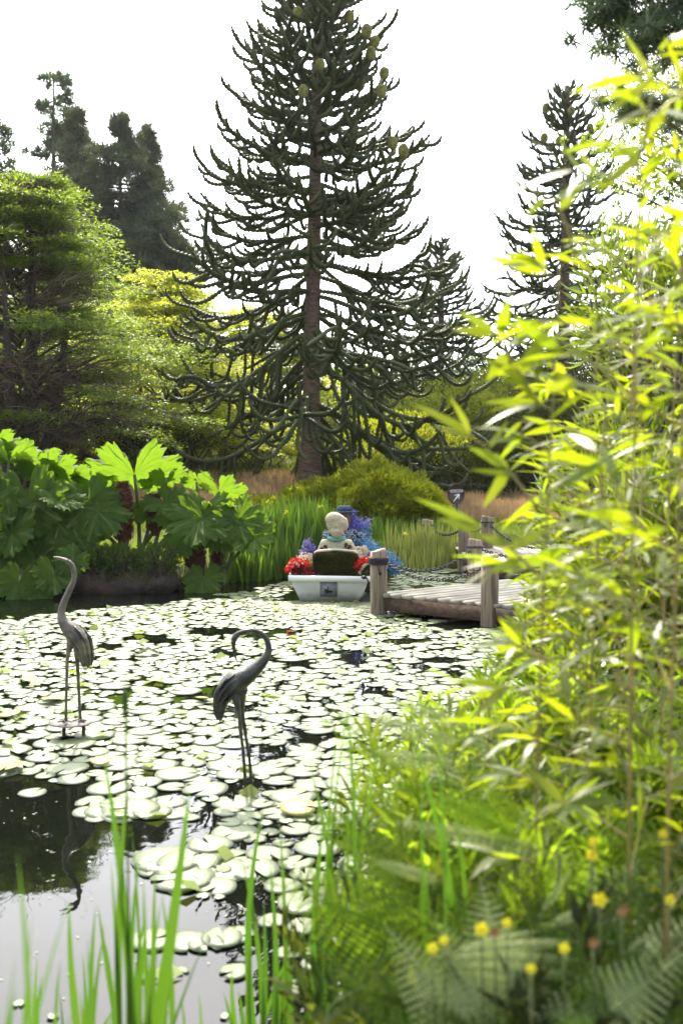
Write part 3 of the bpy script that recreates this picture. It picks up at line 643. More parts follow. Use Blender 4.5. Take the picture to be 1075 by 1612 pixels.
# ------------------------------------------------------------------ iris and reed beds on the far shore
def bed(name, label, cat, cx, cy, rx, ry, n, H, W, mat, mname='blade', flowers=0, group=None, lean=.16):
    base = Vector((cx, cy, max(0, G(cx, cy)))); root = thing(name, label, cat, base, group)
    a = rng.uniform(0, 6.283, n); r = np.sqrt(rng.uniform(0, 1, n)); x = cx + rx * r * np.cos(a); y = cy + ry * r * np.sin(a)
    z = np.maximum(gh(x, y), -.05) - .03
    h = H * rng.uniform(.55, 1.15, n); dx = rng.normal(0, lean, n); dy = rng.normal(0, lean, n); w = W * rng.uniform(.7, 1.2, n)
    az = rng.uniform(-.9, .9, n); S = np.stack([np.cos(az), np.sin(az), az * 0], -1)
    b = MB(); V = []
    for t, k in ((0, .8), (.4, 1), (.75, .7), (1, .03)):
        c = np.stack([x + dx * h * t ** 1.7, y + dy * h * t ** 1.7, z + h * t * (1 - .18 * t * np.abs(dx) * 3)], -1)
        V += [c - S * (w * k / 2)[:, None], c + S * (w * k / 2)[:, None]]
    V = np.stack(V, 1); q = np.arange(n) * 8
    f = np.concatenate([np.stack([q + 2 * k, q + 2 * k + 1, q + 2 * k + 3, q + 2 * k + 2], 1) for k in range(3)])
    b.add(V.reshape(-1, 3), f); tag(b.build(mname, mat, root), kind='stuff')
    for k in range(flowers):
        fb = MB(); p = np.array([cx + rng.uniform(-rx, rx) * .8, cy - ry * .7, H * rng.uniform(.85, 1.1) + z.mean()])
        for m in range(6):
            d = rdir(1); d[0, 2] = rng.uniform(-.3, .9); fb.leaves(p[None], d, rdir(1), .05, .035, fold=.2)
        fb.build('flower', M['petal_yellow'], root)
    return root
IB = [(375, 915, .42, .85), (402, 912, .40, .8), (430, 908, .42, .95), (455, 904, .4, 1.0), (482, 902, .42, 1.05), (508, 899, .42, 1.0)]
for k, (px, py, r, h) in enumerate(IB):
    p = onz(px, py); bed('iris_clump', ['green iris clump at the gunnera end of the far shore', 'second iris clump out from the gunnera', 'iris clump with a yellow bloom midway to the boat', 'tall iris clump with yellow blooms left of the boat', 'tallest iris clump just left of the statues', 'iris clump directly behind the statues'][k],
        'plant', p.x, p.y + .2, r, .4, 170, h * .86, .034, M['iris_far'], flowers=[0, 1, 1, 2, 1, 0][k])
for k, (px, py) in enumerate([(640, 897), (668, 895), (695, 893), (722, 891), (748, 889)]):
    p = onz(px, py); bed('reed_clump', ['pale reed clump behind the upper chain near the blue flowers', 'pale reed clump second from the blue flowers', 'pale reed clump in the middle of the reed bed', 'pale reed clump below the two far posts', 'pale reed clump behind the deck corner post'][k],
        'plant', p.x, p.y + .15, .34, .45, 130, .47, .022, M['reed'], flowers=1 if k < 1 else 0, lean=.08)
for (px, py, lab) in [(690, 800, 'bright green rush tuft behind the pale reeds'), (590, 862, 'green grass tuft between the statues and the golden shrub'), (650, 868, 'green grass tuft under the golden shrub edge')]:
    p = at(px, 700, 16.5); bed('rush_tuft', lab, 'plant', p.x, p.y,   .3, .3, 110, .42, .02, M['iris_far'])

# ------------------------------------------------------------------ gunnera
def gunnera_mesh(k):
    g = np.random.default_rng(100 + k); nl = 7; nt = 150; nr = 6
    th = np.linspace(-math.pi * .93, math.pi * .93, nt)          # 0 = tip, gap at the stalk
    lob = np.abs(np.sin((th / (math.pi * .93)) * nl * math.pi / 2 + math.pi / 2)) ** .6
    sub = np.abs(np.sin((th / (math.pi * .93)) * nl * math.pi * 1.5 + math.pi / 2)); big = .62 + .26 * lob + .12 * sub; teeth = .085 * np.abs(((np.arange(nt) * .25) % 1) - .5) * 2 * g.uniform(.5, 1.4, nt)
    Rr = (big + teeth) * (1 - .16 * np.abs(th) / math.pi) * .5
    cup = g.uniform(.1, .6); b = MB(); V = []; 
    for i in range(nr + 1):
        s = (i / nr) ** .8
        r = Rr * s if i > 2 else (.5 * s * .8 * np.ones(nt))
        vein = np.abs(np.sin((th / (math.pi * .93)) * nl * math.pi / 2 + math.pi / 2))
        z = cup * r - .22 * r ** 2 * 2 + (.045 * (1 - vein) * s) * -1 + g.normal(0, .007, nt) * s + .022 * np.sin(th * 13 + i * 1.9 + k) * s + .012 * np.sin(th * 29 + i * 2.3) * s - .10 * np.maximum(0, s - .7) * (1 - lob)
        V.append(np.stack([np.sin(th) * r, np.cos(th) * r, z], -1))
    V = np.array(V); i, j = np.meshgrid(np.arange(nr), np.arange(nt - 1), indexing='ij'); i = i.ravel(); j = j.ravel()
    b.add(V.reshape(-1, 3), np.stack([i * nt + j, i * nt + j + 1, (i + 1) * nt + j + 1, (i + 1) * nt + j], 1))
    me = b.mesh('leaf', M['gunnera'], True)
    return me
def mat_gunnera():
    m, nt, b, out = new_mat('gunnera'); N, L = nt.nodes, nt.links
    tcn = N.new('ShaderNodeTexCoord'); sx = N.new('ShaderNodeSeparateXYZ'); L.new(tcn.outputs['Object'], sx.inputs[0])
    at2 = N.new('ShaderNodeMath'); at2.operation = 'ARCTAN2'; L.new(sx.outputs[0], at2.inputs[0]); L.new(sx.outputs[1], at2.inputs[1])
    mu = N.new('ShaderNodeMath'); mu.operation = 'MULTIPLY'; mu.inputs[1].default_value = 7 * math.pi / 2 / (math.pi * .93); L.new(at2.outputs[0], mu.inputs[0])
    sn = N.new('ShaderNodeMath'); sn.operation = 'SINE'; L.new(mu.outputs[0], sn.inputs[0])
    ab = N.new('ShaderNodeMath'); ab.operation = 'ABSOLUTE'; L.new(sn.outputs[0], ab.inputs[0])
    lt = N.new('ShaderNodeMapRange'); lt.inputs['From Min'].default_value = .02; lt.inputs['From Max'].default_value = .12; lt.inputs['To Min'].default_value = 1; lt.inputs['To Max'].default_value = 0
    L.new(ab.outputs[0], lt.inputs['Value'])
    vo = N.new('ShaderNodeTexNoise'); vo.inputs['Scale'].default_value = 9; vo.inputs['Detail'].default_value = 5; L.new(tcn.outputs['Object'], vo.inputs['Vector'])
    oi = N.new('ShaderNodeObjectInfo')
    c = N.new('ShaderNodeMix'); c.data_type = 'RGBA'; c.inputs[6].default_value = (.014, .04, .005, 1); c.inputs[7].default_value = (.065, .115, .016, 1); L.new(vo.outputs['Fac'], c.inputs[0])
    c2 = N.new('ShaderNodeMix'); c2.data_type = 'RGBA'; L.new(lt.outputs[0], c2.inputs[0]); L.new(c.outputs[2], c2.inputs[6]); c2.inputs[7].default_value = (.16, .20, .05, 1)
    L.new(c2.outputs[2], b.inputs['Base Color']); b.inputs['Roughness'].default_value = .65; b.inputs['Specular IOR Level'].default_value = .14
    bp = N.new('ShaderNodeBump'); bp.inputs['Strength'].default_value = .9; bp.inputs['Distance'].default_value = .02; L.new(vo.outputs['Fac'], bp.inputs['Height']); L.new(bp.outputs[0], b.inputs['Normal'])
    t = N.new('ShaderNodeBsdfTranslucent'); c3 = N.new('ShaderNodeMix'); c3.data_type = 'RGBA'; L.new(lt.outputs[0], c3.inputs[0])
    c3.inputs[6].default_value = (.26, .44, .02, 1); c3.inputs[7].default_value = (.05, .10, .01, 1); L.new(c3.outputs[2], t.inputs['Color'])
    ms = N.new('ShaderNodeMixShader'); ms.inputs[0].default_value = .36; L.new(b.outputs[0], ms.inputs[1]); L.new(t.outputs[0], ms.inputs[2]); L.new(ms.outputs[0], out.inputs['Surface'])
    return m
M['gunnera'] = mat_gunnera()
GM = [gunnera_mesh(k) for k in range(7)]
def gunnera(label, cx, cy, leaves):
    """leaves: (px, py, Y, diameter, tilt towards camera deg, spin)"""
    base = Vector((cx, cy, G(cx, cy))); root = thing('gunnera', label, 'plant', base, 'giant-leaved plants on the far bank')
    for (px, py, Y, dia, tilt, spin) in leaves:
        c = at(px, py + (22 if py < 800 else 5), Y); q = Quaternion((0, 0, 1), R(spin)) ; tq = Quaternion((1, 0, 0), R(tilt)) @ Quaternion((0, 1, 0), R(rng.normal(0, 16)))
        # tip points away from the crown, blade tipped towards the viewer
        Mx = Matrix.Translation(c - base) @ (tq @ q).to_matrix().to_4x4() @ Matrix.Scale(dia, 4)
        inst('leaf', GM[rng.integers(7)], root, Mx)
        s = MB(); p0 = np.array(base) + [rng.normal(0, .15) + (c.x - base.x) * .3, rng.normal(0, .15), -.05]
        e = np.array(c) ; mid = (p0 + e) / 2 + np.array([(e[0] - p0[0]) * .15, .1, .05])
        s.tube(spline([p0, mid, e], 8), np.linspace(.032, .02, 8), 6); s.build('stalk', M['stalk'], root)
    return root
def rl(n, x0, x1, y0, y1, Y0, Y1, d0, d1, t0, t1):
    out = []
    for k in range(n):
        f = rng.uniform(); out.append((rng.uniform(x0, x1), y0 + (y1 - y0) * f, rng.uniform(Y0, Y1) - .5 * f, rng.uniform(d0, d1), rng.uniform(t0, t1) + 25 * f, rng.uniform(-80, 80) + 180 * (rng.uniform() < .75)))
    return out
gunnera('huge dark gunnera mass at the left edge, farthest left of all', at(-30, 700, 13.7).x, 13.6,
        rl(20, -120, 60, 715, 900, 13.0, 14.2, .55, 1.2, 20, 75) + [(15, 705, 13.6, 1.3, -25, 10), (75, 722, 13.7, 1.0, -30, -20), (-20, 690, 13.8, 1.1, -20, 30), (110, 735, 13.8, .9, -28, 15), (45, 770, 13.1, 1.2, 65, 190), (-30, 800, 13, 1.2, 60, 200), (55, 880, 12.75, .8, 60, 175), (20, 830, 12.8, .9, 65, 150), (50, 695, 14, 1.0, -18, 40), (-10, 865, 12.75, .8, 70, 170), (85, 900, 12.3, .6, 60, 190), (30, 912, 12.2, .6, 68, 170), (-25, 905, 12.2, .7, 55, 200), (115, 875, 12.4, .5, 60, 150), (60, 925, 12.15, .45, 72, 210)])
gunnera('gunnera with glossy leaves between the left mass and the brown flower spike', at(110, 700, 13.7).x, 13.7,
        rl(10, 50, 140, 745, 890, 13.0, 14.2, .5, .95, 20, 75) + [(150, 742, 13.9, .8, -25, -15), (140, 770, 13.2, .95, 62, 200), (155, 800, 13.1, .9, 50, 220), (100, 790, 13.0, 1.0, 60, 170), (120, 850, 12.9, .7, 65, 190)])
gunnera('gunnera with one big glowing backlit leaf above a brown spike', at(215, 700, 13.7).x, 13.7,
        [(212, 725, 13.5, 1.35, -32, 5), (165, 765, 13.8, .8, -15, 40), (238, 778, 13.7, .7, 30, 150), (262, 738, 13.9, .8, -25, 20), (160, 830, 13.3, .5, 50, 200), (230, 865, 12.9, .36, 70, 180), (195, 868, 12.95, .4, 60, 150), (262, 770, 13.5, .75, 35, 230), (285, 800, 13.4, .8, 45, 160)])
gunnera('gunnera with drooping grey-green leaves nearest the irises', at(320, 700, 13.5).x, 13.4,
        [(318, 795, 13.1, 1.05, 48, 175), (345, 752, 13.7, .85, -30, -10), (310, 737, 14.0, .5, -35, 20), (375, 815, 13.0, .8, 60, 200), (355, 790, 13.3, .8, -20, -20), (288, 838, 13.1, .7, 55, 190), (398, 838, 12.9, .7, 55, 190), (320, 905, 12.75, .62, 50, 180), (345, 835, 13.2, .7, 60, 160)])
def spike(px, py0, py1, Y, r, lab):
    a = at(px, py1, Y); h = at(px, py0, Y).z - a.z; base = Vector((a.x, Y, a.z)); root = thing('gunnera_flower_spike', lab, 'flower spike', base, 'brown gunnera flower spikes')
    b = MB(); P = np.array([[a.x, Y, a.z + h * t] for t in np.linspace(-.15, 1, 14)]); b.tube(P, r * np.array([.6, .8, .9, .95, 1, 1, 1, .97, .93, .88, .8, .7, .5, .15]) * .8, 10); b.build('core', M['spike'], root)
    n = 1500; t = rng.uniform(0, 1, n); an = rng.uniform(0, 6.283, n); d = np.stack([np.cos(an), np.sin(an), .55 + 0 * an], -1)
    C = np.stack([a.x + np.cos(an) * r * .72, Y + np.sin(an) * r * .72, a.z + h * t * .97], -1); rr = np.interp(t, [0, .7, 1], [1, .95, .3])
    C[:, :2] = np.array([a.x, Y]) + (C[:, :2] - np.array([a.x, Y])) * rr[:, None]
    q = MB(); q.leaves(C, d, rdir(n), .075, .02, tri=True); tag(q.build('spine', M['spike'], root), kind='stuff')
spike(195, 757, 850, 13.35, .115, 'thick brown spiky flower spike under the big backlit leaf')
spike(244, 778, 835, 13.6, .09, 'shorter brown spike right of the thick one')
spike(308, 825, 893, 13.3, .13, 'dark brown spike under the drooping gunnera leaves')
spike(100, 775, 860, 13.9, .12, 'dark brown spike hidden among the left gunnera leaves')
spike(345, 822, 885, 13.6, .10, 'brown spike beside the irises')
# small plants on the bank edge
for k, (px, py, s_, lab) in enumerate([(150, 878, .4, 'small fern at the foot of the left gunnera'), (185, 872, .4, 'small fern on the bank under the thick brown spike'), (250, 868, .35, 'small fern on the bank beside the dark brown spike')]):
    p = at(px, py, 12.85); shrub('bank_fern', lab, 'fern', (p.x, 12.85, .36), (s_ * .6, .2, .2), 420, .10, .03, M['spray_d'], seed=k)
# roots and earth lip at the waterline
rb = thing('root_mass', 'tangled brown roots and earth overhanging the dark water below the gunnera', 'roots', (-2.9, 12.5, .1))
b = MB(); n = 260; x = rng.uniform(-5.2, -1.9, n); C = np.stack([x, np.interp(x, [-6, -2.3, -1.7], [12.36, 12.66, 13.2]) + rng.normal(0, .06, n), rng.uniform(.1, .36, n)], -1)
b.leaves(C, unit(np.stack([rng.normal(0, .8, n), -np.ones(n) * .5, -np.ones(n) * .7], -1)), rdir(n), rng.uniform(.08, .3, n), .012, tri=True); tag(b.build('root', M['bark'], rb), kind='stuff')
xx = np.linspace(-7, -1.9, 140); b = MB(); b.tube(np.stack([xx, np.interp(xx, [-7, -6, -2.3, -1.9], [12.32, 12.38, 12.68, 13.3]) + .03 * np.sin(xx * 9), .06 + .03 * np.sin(xx * 5)], -1), .10 + .03 * np.sin(xx * 13), 14)
b.v[-1] = b.v[-1] + (wob(b.v[-1], 7) * .05)[:, None] * np.array([.3, 1, .8]) + (wob(b.v[-1] + 9, 19) * .03)[:, None]
b.build('earth_lip', M['bank'], rb, True)

# ------------------------------------------------------------------ jetty
P1 = onz(597, 966); PB = onz(770, 985); P1 = Vector((P1.x, P1.y)); PB = Vector((PB.x, PB.y)); e = (PB - P1).normalized()
DZ = .235
pa = onz(747, 917, DZ); PA = Vector((pa.x, pa.y)); q = (PA - P1).normalized()
q_n = (q - e * q.dot(e)).normalized()
PW = .142; nrow = 34; L_deck = 2.05
jet = thing('jetty', 'low weathered timber jetty with thick round posts at right', 'jetty', (P1.x, P1.y, 0))
ang = math.atan2(q.y, q.x)
pm = {}
def plank_mesh(l, name='plank'):
    b = MB(); n = 1; b.box((l / 2, 0, 0), (l, PW * .93, .04)); return b.mesh(name, M['plank'])
sinw = abs(e.x * q.y - e.y * q.x)
step_e = PW / sinw
shm = [plank_mesh(L_deck + w) for w in (0, .02, .035)]
for k in range(nrow):
    p = P1 + e * (step_e * (k + .55)) - q * .05
    o = inst('plank', shm[k % 3], jet, Matrix.Translation((p.x - P1.x, p.y - P1.y, DZ - .02 + rng.normal(0, .002))) @ Matrix.Rotation(ang + rng.normal(0, .002), 4, 'Z'))
def beam(a, c, z, h, w, mat='beam', name='beam', par=jet):
    d = (c - a); l = d.length; b = MB(); rot = Matrix.Rotation(math.atan2(d.y, d.x), 4, 'Z'); m = (a + c) / 2
    b.box((m.x, m.y, z), (l, w, h), rot); return b.build(name, M[mat], par)
off = -q * .005
beam(P1 + off, P1 + e * 5.1 + off, DZ - .041 - .075, .15, .05)
beam(P1 + q * (L_deck - .1), P1 + q * (L_deck - .1) + e * 5.1, DZ - .041 - .075, .15, .05)
beam(P1 + q * .1 + e * .03, P1 + q * (L_deck - .15) + e * .03, DZ - .041 - .07, .14, .05)
def post(px_top, py_top, pos, r, z0, par, label=None, band=True):
    x, y = pos; zt = at(px_top, py_top, y).z; b = MB(); n = 14; zz = np.array([z0, 0.0, (zt) * .5, zt - .015, zt]); rr = r * np.array([1, 1, .99, .98, .90])
    g = np.random.default_rng(int(px_top)); P = np.stack([x + g.normal(0, .003, 5), y + 0 * zz, zz], -1); b.tube(P, rr, 16); o = b.build('post', M['post'], par, False)
    if label: o['label'] = label
    if band:
        c = MB(); c.tube([(x, y, zt - .10), (x, y, zt - .075)], r * 1.05, 16); 
        for k in range(8):
            a = k * math.pi / 4 + .2; c.ell((x + math.cos(a) * r * 1.08, y + math.sin(a) * r * 1.08, zt - .088), (.02, .02, .012), 6, 4)
        c.build('chain_band', M['iron'], o)
    return Vector((x, y, zt - .09))
post_r = .094
tops = {}
tops['1'] = post(597, 866, (P1.x - .01, P1.y - .01), post_r, -.6, jet, 'mooring post wrapped with black rope')
tops['B'] = post(770, 874, (PB.x, PB.y), post_r * .97, -.6, jet)
tops['A'] = post(747, 849, (PA.x, PA.y), .085, -.6, jet)
e2 = P1 + e * 3.6; tops['F'] = post(1010, 900, (e2.x, e2.y), .09, -.6, jet, 'post hidden behind the bamboo')
# far walkway
far = thing('far_walkway', 'pale timber walkway section behind the jetty at right', 'walkway', (3.2, 16.0, 0))
fz = .30
a0 = onz(760, 890, fz); a1 = onz(1110, 890, fz); b0 = onz(760, 858, fz)
wl_ = 3.0
fm = MB(); fm.box((0, 1.5, 0), (.135, 3.0, .04)); fmm = fm.mesh('plank', M['plank'])
for k in range(44):
    inst('plank', fmm, far, Matrix.Translation((a0.x - 3.2 + k * .144, a0.y - 16.0 + k * -.012 + rng.normal(0, .01), fz - .02)) )
beam(Vector((a0.x - .05, a0.y + .06)), Vector((a0.x + 6.3, a0.y - .45)), fz - .041 - .08, .16, .05, par=far)
beam(Vector((a0.x + .0, a0.y + .1)), Vector((a0.x + .0, a0.y + 2.9)), fz - .041 - .08, .16, .05, par=far)
for key, px, pt, Y, r in [('D', 767, 813, 15.6, .095), ('C', 730, 820, 15.0, .085), ('E', 673, 818, 16.2, .095), ('H', 868, 850, 14.2, .09)]:
    p = at(px, pt, Y); tops[key] = post(px, pt, (p.x, Y), r, -.4, far)
def chain(a, c, sag, label, n=None, lk=.052, group='chains strung between the jetty posts'):
    a, c = Vector(a), Vector(c); L = (c - a).length; n = int(L * 1.05 / (lk * .74)); root = thing('chain', label, 'chain', a, group)
    b = MB()
    P = [a.lerp(c, t) - Vector((0, 0, sag * 4 * t * (1 - t))) for t in np.linspace(0, 1, n + 1)]
    ring = [(math.cos(t) * .5 * (1 if True else 1), math.sin(t)) for t in np.linspace(0, 2 * math.pi, 9)]
    for k in range(n):
        m = (P[k] + P[k + 1]) / 2; d = (P[k + 1] - P[k]).normalized(); s = d.cross(Vector((0, 0, 1))).normalized(); u = s if k % 2 else s.cross(d)
        pts = [tuple(m + d * (lk / 2 * math.sin(t)) + u * (lk * .30 * math.cos(t))) for t in np.linspace(0, 2 * math.pi, 9)]
        b.tube(pts, .0075, 5, cap=False)
    tag(b.build('link', M['iron'], root), kind='stuff')
chain(tops['1'], tops['B'], .20, 'iron chain along the front jetty edge, lower of the two in front of the reeds')
chain(tops['1'], tops['A'], .21, 'iron chain from the roped post to the jetty back corner post, upper of two')
chain(tops['B'], tops['F'], .22, 'iron chain running right from the front corner post into the bamboo')
chain(tops['A'], at(905, 860, 12.6), .14, 'thin iron chain running right from the back corner post')
chain(tops['E'], tops['C'], .14, 'far iron chain between the two posts in the reeds')
chain(tops['C'], tops['D'], .10, 'short far chain rising to the post left of the far walkway')
chain(tops['D'], tops['H'], .16, 'far iron chain along the far walkway edge')
# rope round the first post, cable to the boat
rp = thing('mooring_rope', 'black rope wound round the nearest left post', 'rope', tops['1'])
b = MB(); tt = np.linspace(0, 2 * math.pi * 4, 90); b.tube(np.stack([P1.x - .01 + np.cos(tt) * (post_r + .012), P1.y - .01 + np.sin(tt) * (post_r + .012), tops['1'].z - .035 + .018 * np.floor(tt / 6.283) - .018 + .006 * np.sin(tt)], -1), .009, 6); b.build('coil', M['rope'], rp)
b = MB(); y0 = P1.y - .11; p = lambda px, py, Y=y0: tuple(at(px, py, Y)); b.tube(spline([p(590, 879), p(594, 890), p(597, 902)], 8), .006, 5); b.ell(p(598, 903), (.02, .015, .02), 8, 5); b.build('rope_end', M['rope'], rp)
cb = thing('cable', 'black cable with a plug hanging against the white boat stern', 'cable', at(578, 880, 11.3))
b = MB(); b.tube(spline([p(590, 880, 11.2), p(583, 886, 11.3), p(579, 900, 11.5), p(574, 908, 11.62)], 12), .006, 5); b.build('lead', M['rope'], cb)
b = MB(); b.tube(spline([p(574, 908, 11.62), p(578, 912, 11.64), p(581, 920, 11.64), p(582, 929, 11.64)], 10), .009, 5); b.ell(p(573, 909, 11.6), (.035, .025, .022), 8, 6); b.ell(p(582, 930, 11.62), (.014, .014, .016), 8, 5); b.build('plug', M['black'], cb)

# ------------------------------------------------------------------ boat
BO = onz(517.5, 946); BY = BO.y
boat = thing('rowing_boat', 'white square-sterned rowing boat filled with flowers and two statues', 'boat', (BO.x, BY, 0))
BA = R(-7)                         # bow swings slightly to the right
def bl(x, y, z): return (BO.x + x * math.cos(BA) - y * math.sin(BA), BY + x * math.sin(BA) + y * math.cos(BA), z)
zr = at(517, 907, BY).z; hw_t = .47; hw_b = .35; BL = 2.9
ts = np.linspace(0, 1, 14)
def hull_ring(t, ins=0.0, zoff=0.0):
    k = math.sqrt(max(0, 1 - (max(0, t - .35) / .65) ** 2.4)) * (1 + .28 * math.sin(min(t / .6, 1) * math.pi * .6))
    wt = max(.02, hw_t * k - ins); wb = max(.01, hw_b * k * (1 - .3 * t) - ins); sh = .12 * t * t; y = BL * t; 
    return [bl(-wt, y, zr - .01 + sh + zoff), bl(-(wt * .6 + wb * .4) - .01, y, zr * .55), bl(-wb, y, .0), bl(-wb * .7, y, -.09 + .05 * t), bl(wb * .7, y, -.09 + .05 * t), bl(wb, y, .0), bl((wt * .6 + wb * .4) + .01, y, zr * .55), bl(wt, y, zr - .01 + sh + zoff)]
b = MB(); V = [hull_ring(t) for t in ts]; n = len(ts); f = [(i_ * 8 + j_, i_ * 8 + j_ + 1, (i_ + 1) * 8 + j_ + 1, (i_ + 1) * 8 + j_) for i_ in range(n - 1) for j_ in range(7)]
b.add(np.array(V).reshape(-1, 3), f); b.f.append(np.array([[7, 6, 5, 4, 3, 2, 1, 0]])); b.f.append(np.array([list(range((n - 1) * 8, n * 8))]))
b.build('hull', M['white_paint'], boat)
b = MB()
def rim_part(pts, w=.035, h=.062):
    b.tube(pts, .033, 4, squash=1.0)
xl = [hull_ring(t)[0] for t in ts]; xr = [hull_ring(t)[7] for t in ts]
for side in (xl, xr):
    S_ = np.array(side); 
    b2_ = MB()
    for k in range(len(S_) - 1):
        a_, c_ = Vector(S_[k]), Vector(S_[k + 1]); d_ = c_ - a_
        b2_.box((a_ + c_) / 2 - Vector((0, 0, .025)), (d_.length + .01, .035, .062), Matrix.Rotation(math.atan2(d_.y, d_.x), 4, 'Z'))
    b2_.build('gunwale', M['white_paint'], boat)
b = MB(); b.box(bl(0, -.028, zr - .028), (hw_t * 2 + .03, .05, .068), Matrix.Rotation(BA, 4, 'Z')); b.build('stern_rail', M['white_paint'], boat)
b = MB(); b.box(bl(.0, -.018, zr - .155), (.205, .02, .185), Matrix.Rotation(BA, 4, 'Z')); pl = b.build('motor_plate', M['grey_plate'], boat)
b = MB()
for (x0, z0, x1, z1) in [(-.005, -.02, -.005, -.10), (-.05, -.085, -.02, -.07), (.05, -.085, .02, -.07), (-.03, -.10, 0, -.075), (.03, -.10, .005, -.075), (-.05, -.05, -.012, -.068)]:
    b.tube([bl(x0, -.034, zr - .10 + z0), bl(x1, -.034, zr - .10 + z1)], .008, 5)
b.build('clamp', M['black'], pl)
def fuzz(root, name, center, r, n, L, W, mat, cy=1):
    d = rdir(n); C = np.array(center) + d * np.array(r) * rng.uniform(.88, 1.02, (n, 1)); q = MB(); q.leaves(C, unit(d + rdir(n) * .7), rdir(n), L, W, tri=True); return tag(q.build(name, mat, root), kind='stuff')
# mossy seat back
seat = thing('bench', 'dark moss-covered seat back with a white edge at the stern', 'seat', bl(.05, .25, zr))
zs = at(525, 868, BY + .2).z; w0 = .28; cx0 = .06
out_ = [(-w0, zr - .06), (w0, zr - .06), (w0, zs - .08)] + [(w0 - .08 + .08 * math.cos(a), zs - .08 + .075 * math.sin(a)) for a in np.linspace(.2, math.pi / 2, 5)] + [(0, zs + .012)] + [(-w0 + .08 - .08 * math.cos(a), zs - .08 + .075 * math.sin(a)) for a in np.linspace(math.pi / 2, .2, 5)] + [(-w0, zs - .08)]
b = MB(); m_ = len(out_); F = [bl(cx0 + x, .16, z) for x, z in out_]; Bk = [bl(cx0 + x, .30, z) for x, z in out_]
b.add(F + Bk, [[k, (k + 1) % m_, m_ + (k + 1) % m_, m_ + k] for k in range(m_)]); b.f.append(np.array([list(range(m_))])); b.f.append(np.array([list(range(2 * m_ - 1, m_ - 1, -1))]))
b.build('panel', M['moss'], seat)
b = MB(); b.tube([bl(cx0 + x, .24, z + .006) for x, z in out_[1:]], .016, 6); b.build('edging', M['p_cream'], seat)
n = 5000; x = rng.uniform(-w0, w0, n); z = rng.uniform(zr - .03, zs - .01, n); C = np.array([bl(cx0 + a, .155 - rng.uniform(0, .02), c) for a, c in zip(x, z)])
b = MB(); b.leaves(C, unit(np.stack([rng.normal(0, .6, n), -.7 + 0 * x, rng.normal(-.35, .6, n)], -1)), rdir(n), .035, .010, tri=True); tag(b.build('moss', M['moss_leaf'], seat), kind='stuff')
for k, (sx, lab) in enumerate([(-.36, 'mossy mound with red flowers at the left stern corner'), (.40, 'mossy mound with red flowers and white edging by the roped post')]):
    md = thing('moss_mound', lab, 'flower mound', bl(sx, .3, zr)); b = MB(); b.ell(bl(sx, .28, zr - .03), (.14, .22, .13 if k == 0 else .19), 14, 8, lump=.05); b.build('mound', M['moss'], md, True)
    fuzz(md, 'moss', bl(sx, .28, zr - .03), (.14, .22, .13 if k == 0 else .19), 2500, .03, .01, M['moss_leaf'])
def blooms(root, name, pts, r, n, L, mat):
    pts = np.array(pts); k = rng.integers(0, len(pts), n); C = pts[k] + rng.normal(0, 1, (n, 3)) * r; b = MB(); b.leaves(C, rdir(n), rdir(n), L, L * .8, fold=.15); return tag(b.build(name, mat, root), kind='stuff')
def bouquet(label, loc, items, group=None, cat='flowers'):
    root = thing('flower_bank', label, cat, loc, group)
    for (nm, pts, r, n, L, mt) in items: blooms(root, nm, pts, r, n, L, M[mt])
    return root
def lp(pa, pb, Y, n=12): return [tuple(at(pa[0] + (pb[0] - pa[0]) * t, pa[1] + (pb[1] - pa[1]) * t, Y)) for t in np.linspace(0, 1, n)]
bouquet('red and cream flowers over the left stern corner of the boat', at(478, 895, BY + .3), [
    ('red_bloom', lp((455, 897), (466, 884), BY + .2) + lp((466, 884), (485, 890), BY + .2), (.022, .05, .022), 900, .035, 'p_red'),
    ('dark_red_bloom', lp((472, 898), (492, 903), BY + .15), (.035, .05, .015), 500, .035, 'p_darkred'),
    ('cream_bloom', lp((475, 880), (488, 879), BY + .4) + lp((466, 887), (474, 886), BY + .2, 4), (.035, .06, .025), 700, .03, 'p_cream'),
    ('lime_bloom', lp((482, 887), (490, 893), BY + .28), (.03, .04, .025), 300, .03, 'p_lime')])
bouquet('arch of red flowers with white edging beside the roped post', at(575, 885, BY + .3), [
    ('red_bloom', lp((564, 896), (567, 885), BY + .12) + lp((567, 885), (588, 879), BY + .12) + lp((588, 879), (600, 880), BY + .2), (.022, .05, .018), 1100, .035, 'p_red'),
    ('cream_bloom', lp((566, 902), (573, 889), BY + .05) + lp((573, 889), (592, 884), BY + .05), (.006, .02, .006), 400, .02, 'p_cream')])
bouquet('white round blossoms between the seat back and the blue flowers', at(568, 870, BY + .6), [
    ('white_bloom', [tuple(at(572, 867, BY + .6))], (.025, .025, .025), 160, .035, 'p_cream'), ('pale_bloom', [tuple(at(565, 876, BY + .5)), tuple(at(561, 868, BY + .6))], (.03, .03, .025), 260, .035, 'p_cream')])
def delph(px, py0, py1, Y, r, mt, n=420, lean=0):
    return (mt[2:] + '_bloom', lp((px - lean, py0), (px, py1), Y, 16), (r, r, .012), n, .028, mt)
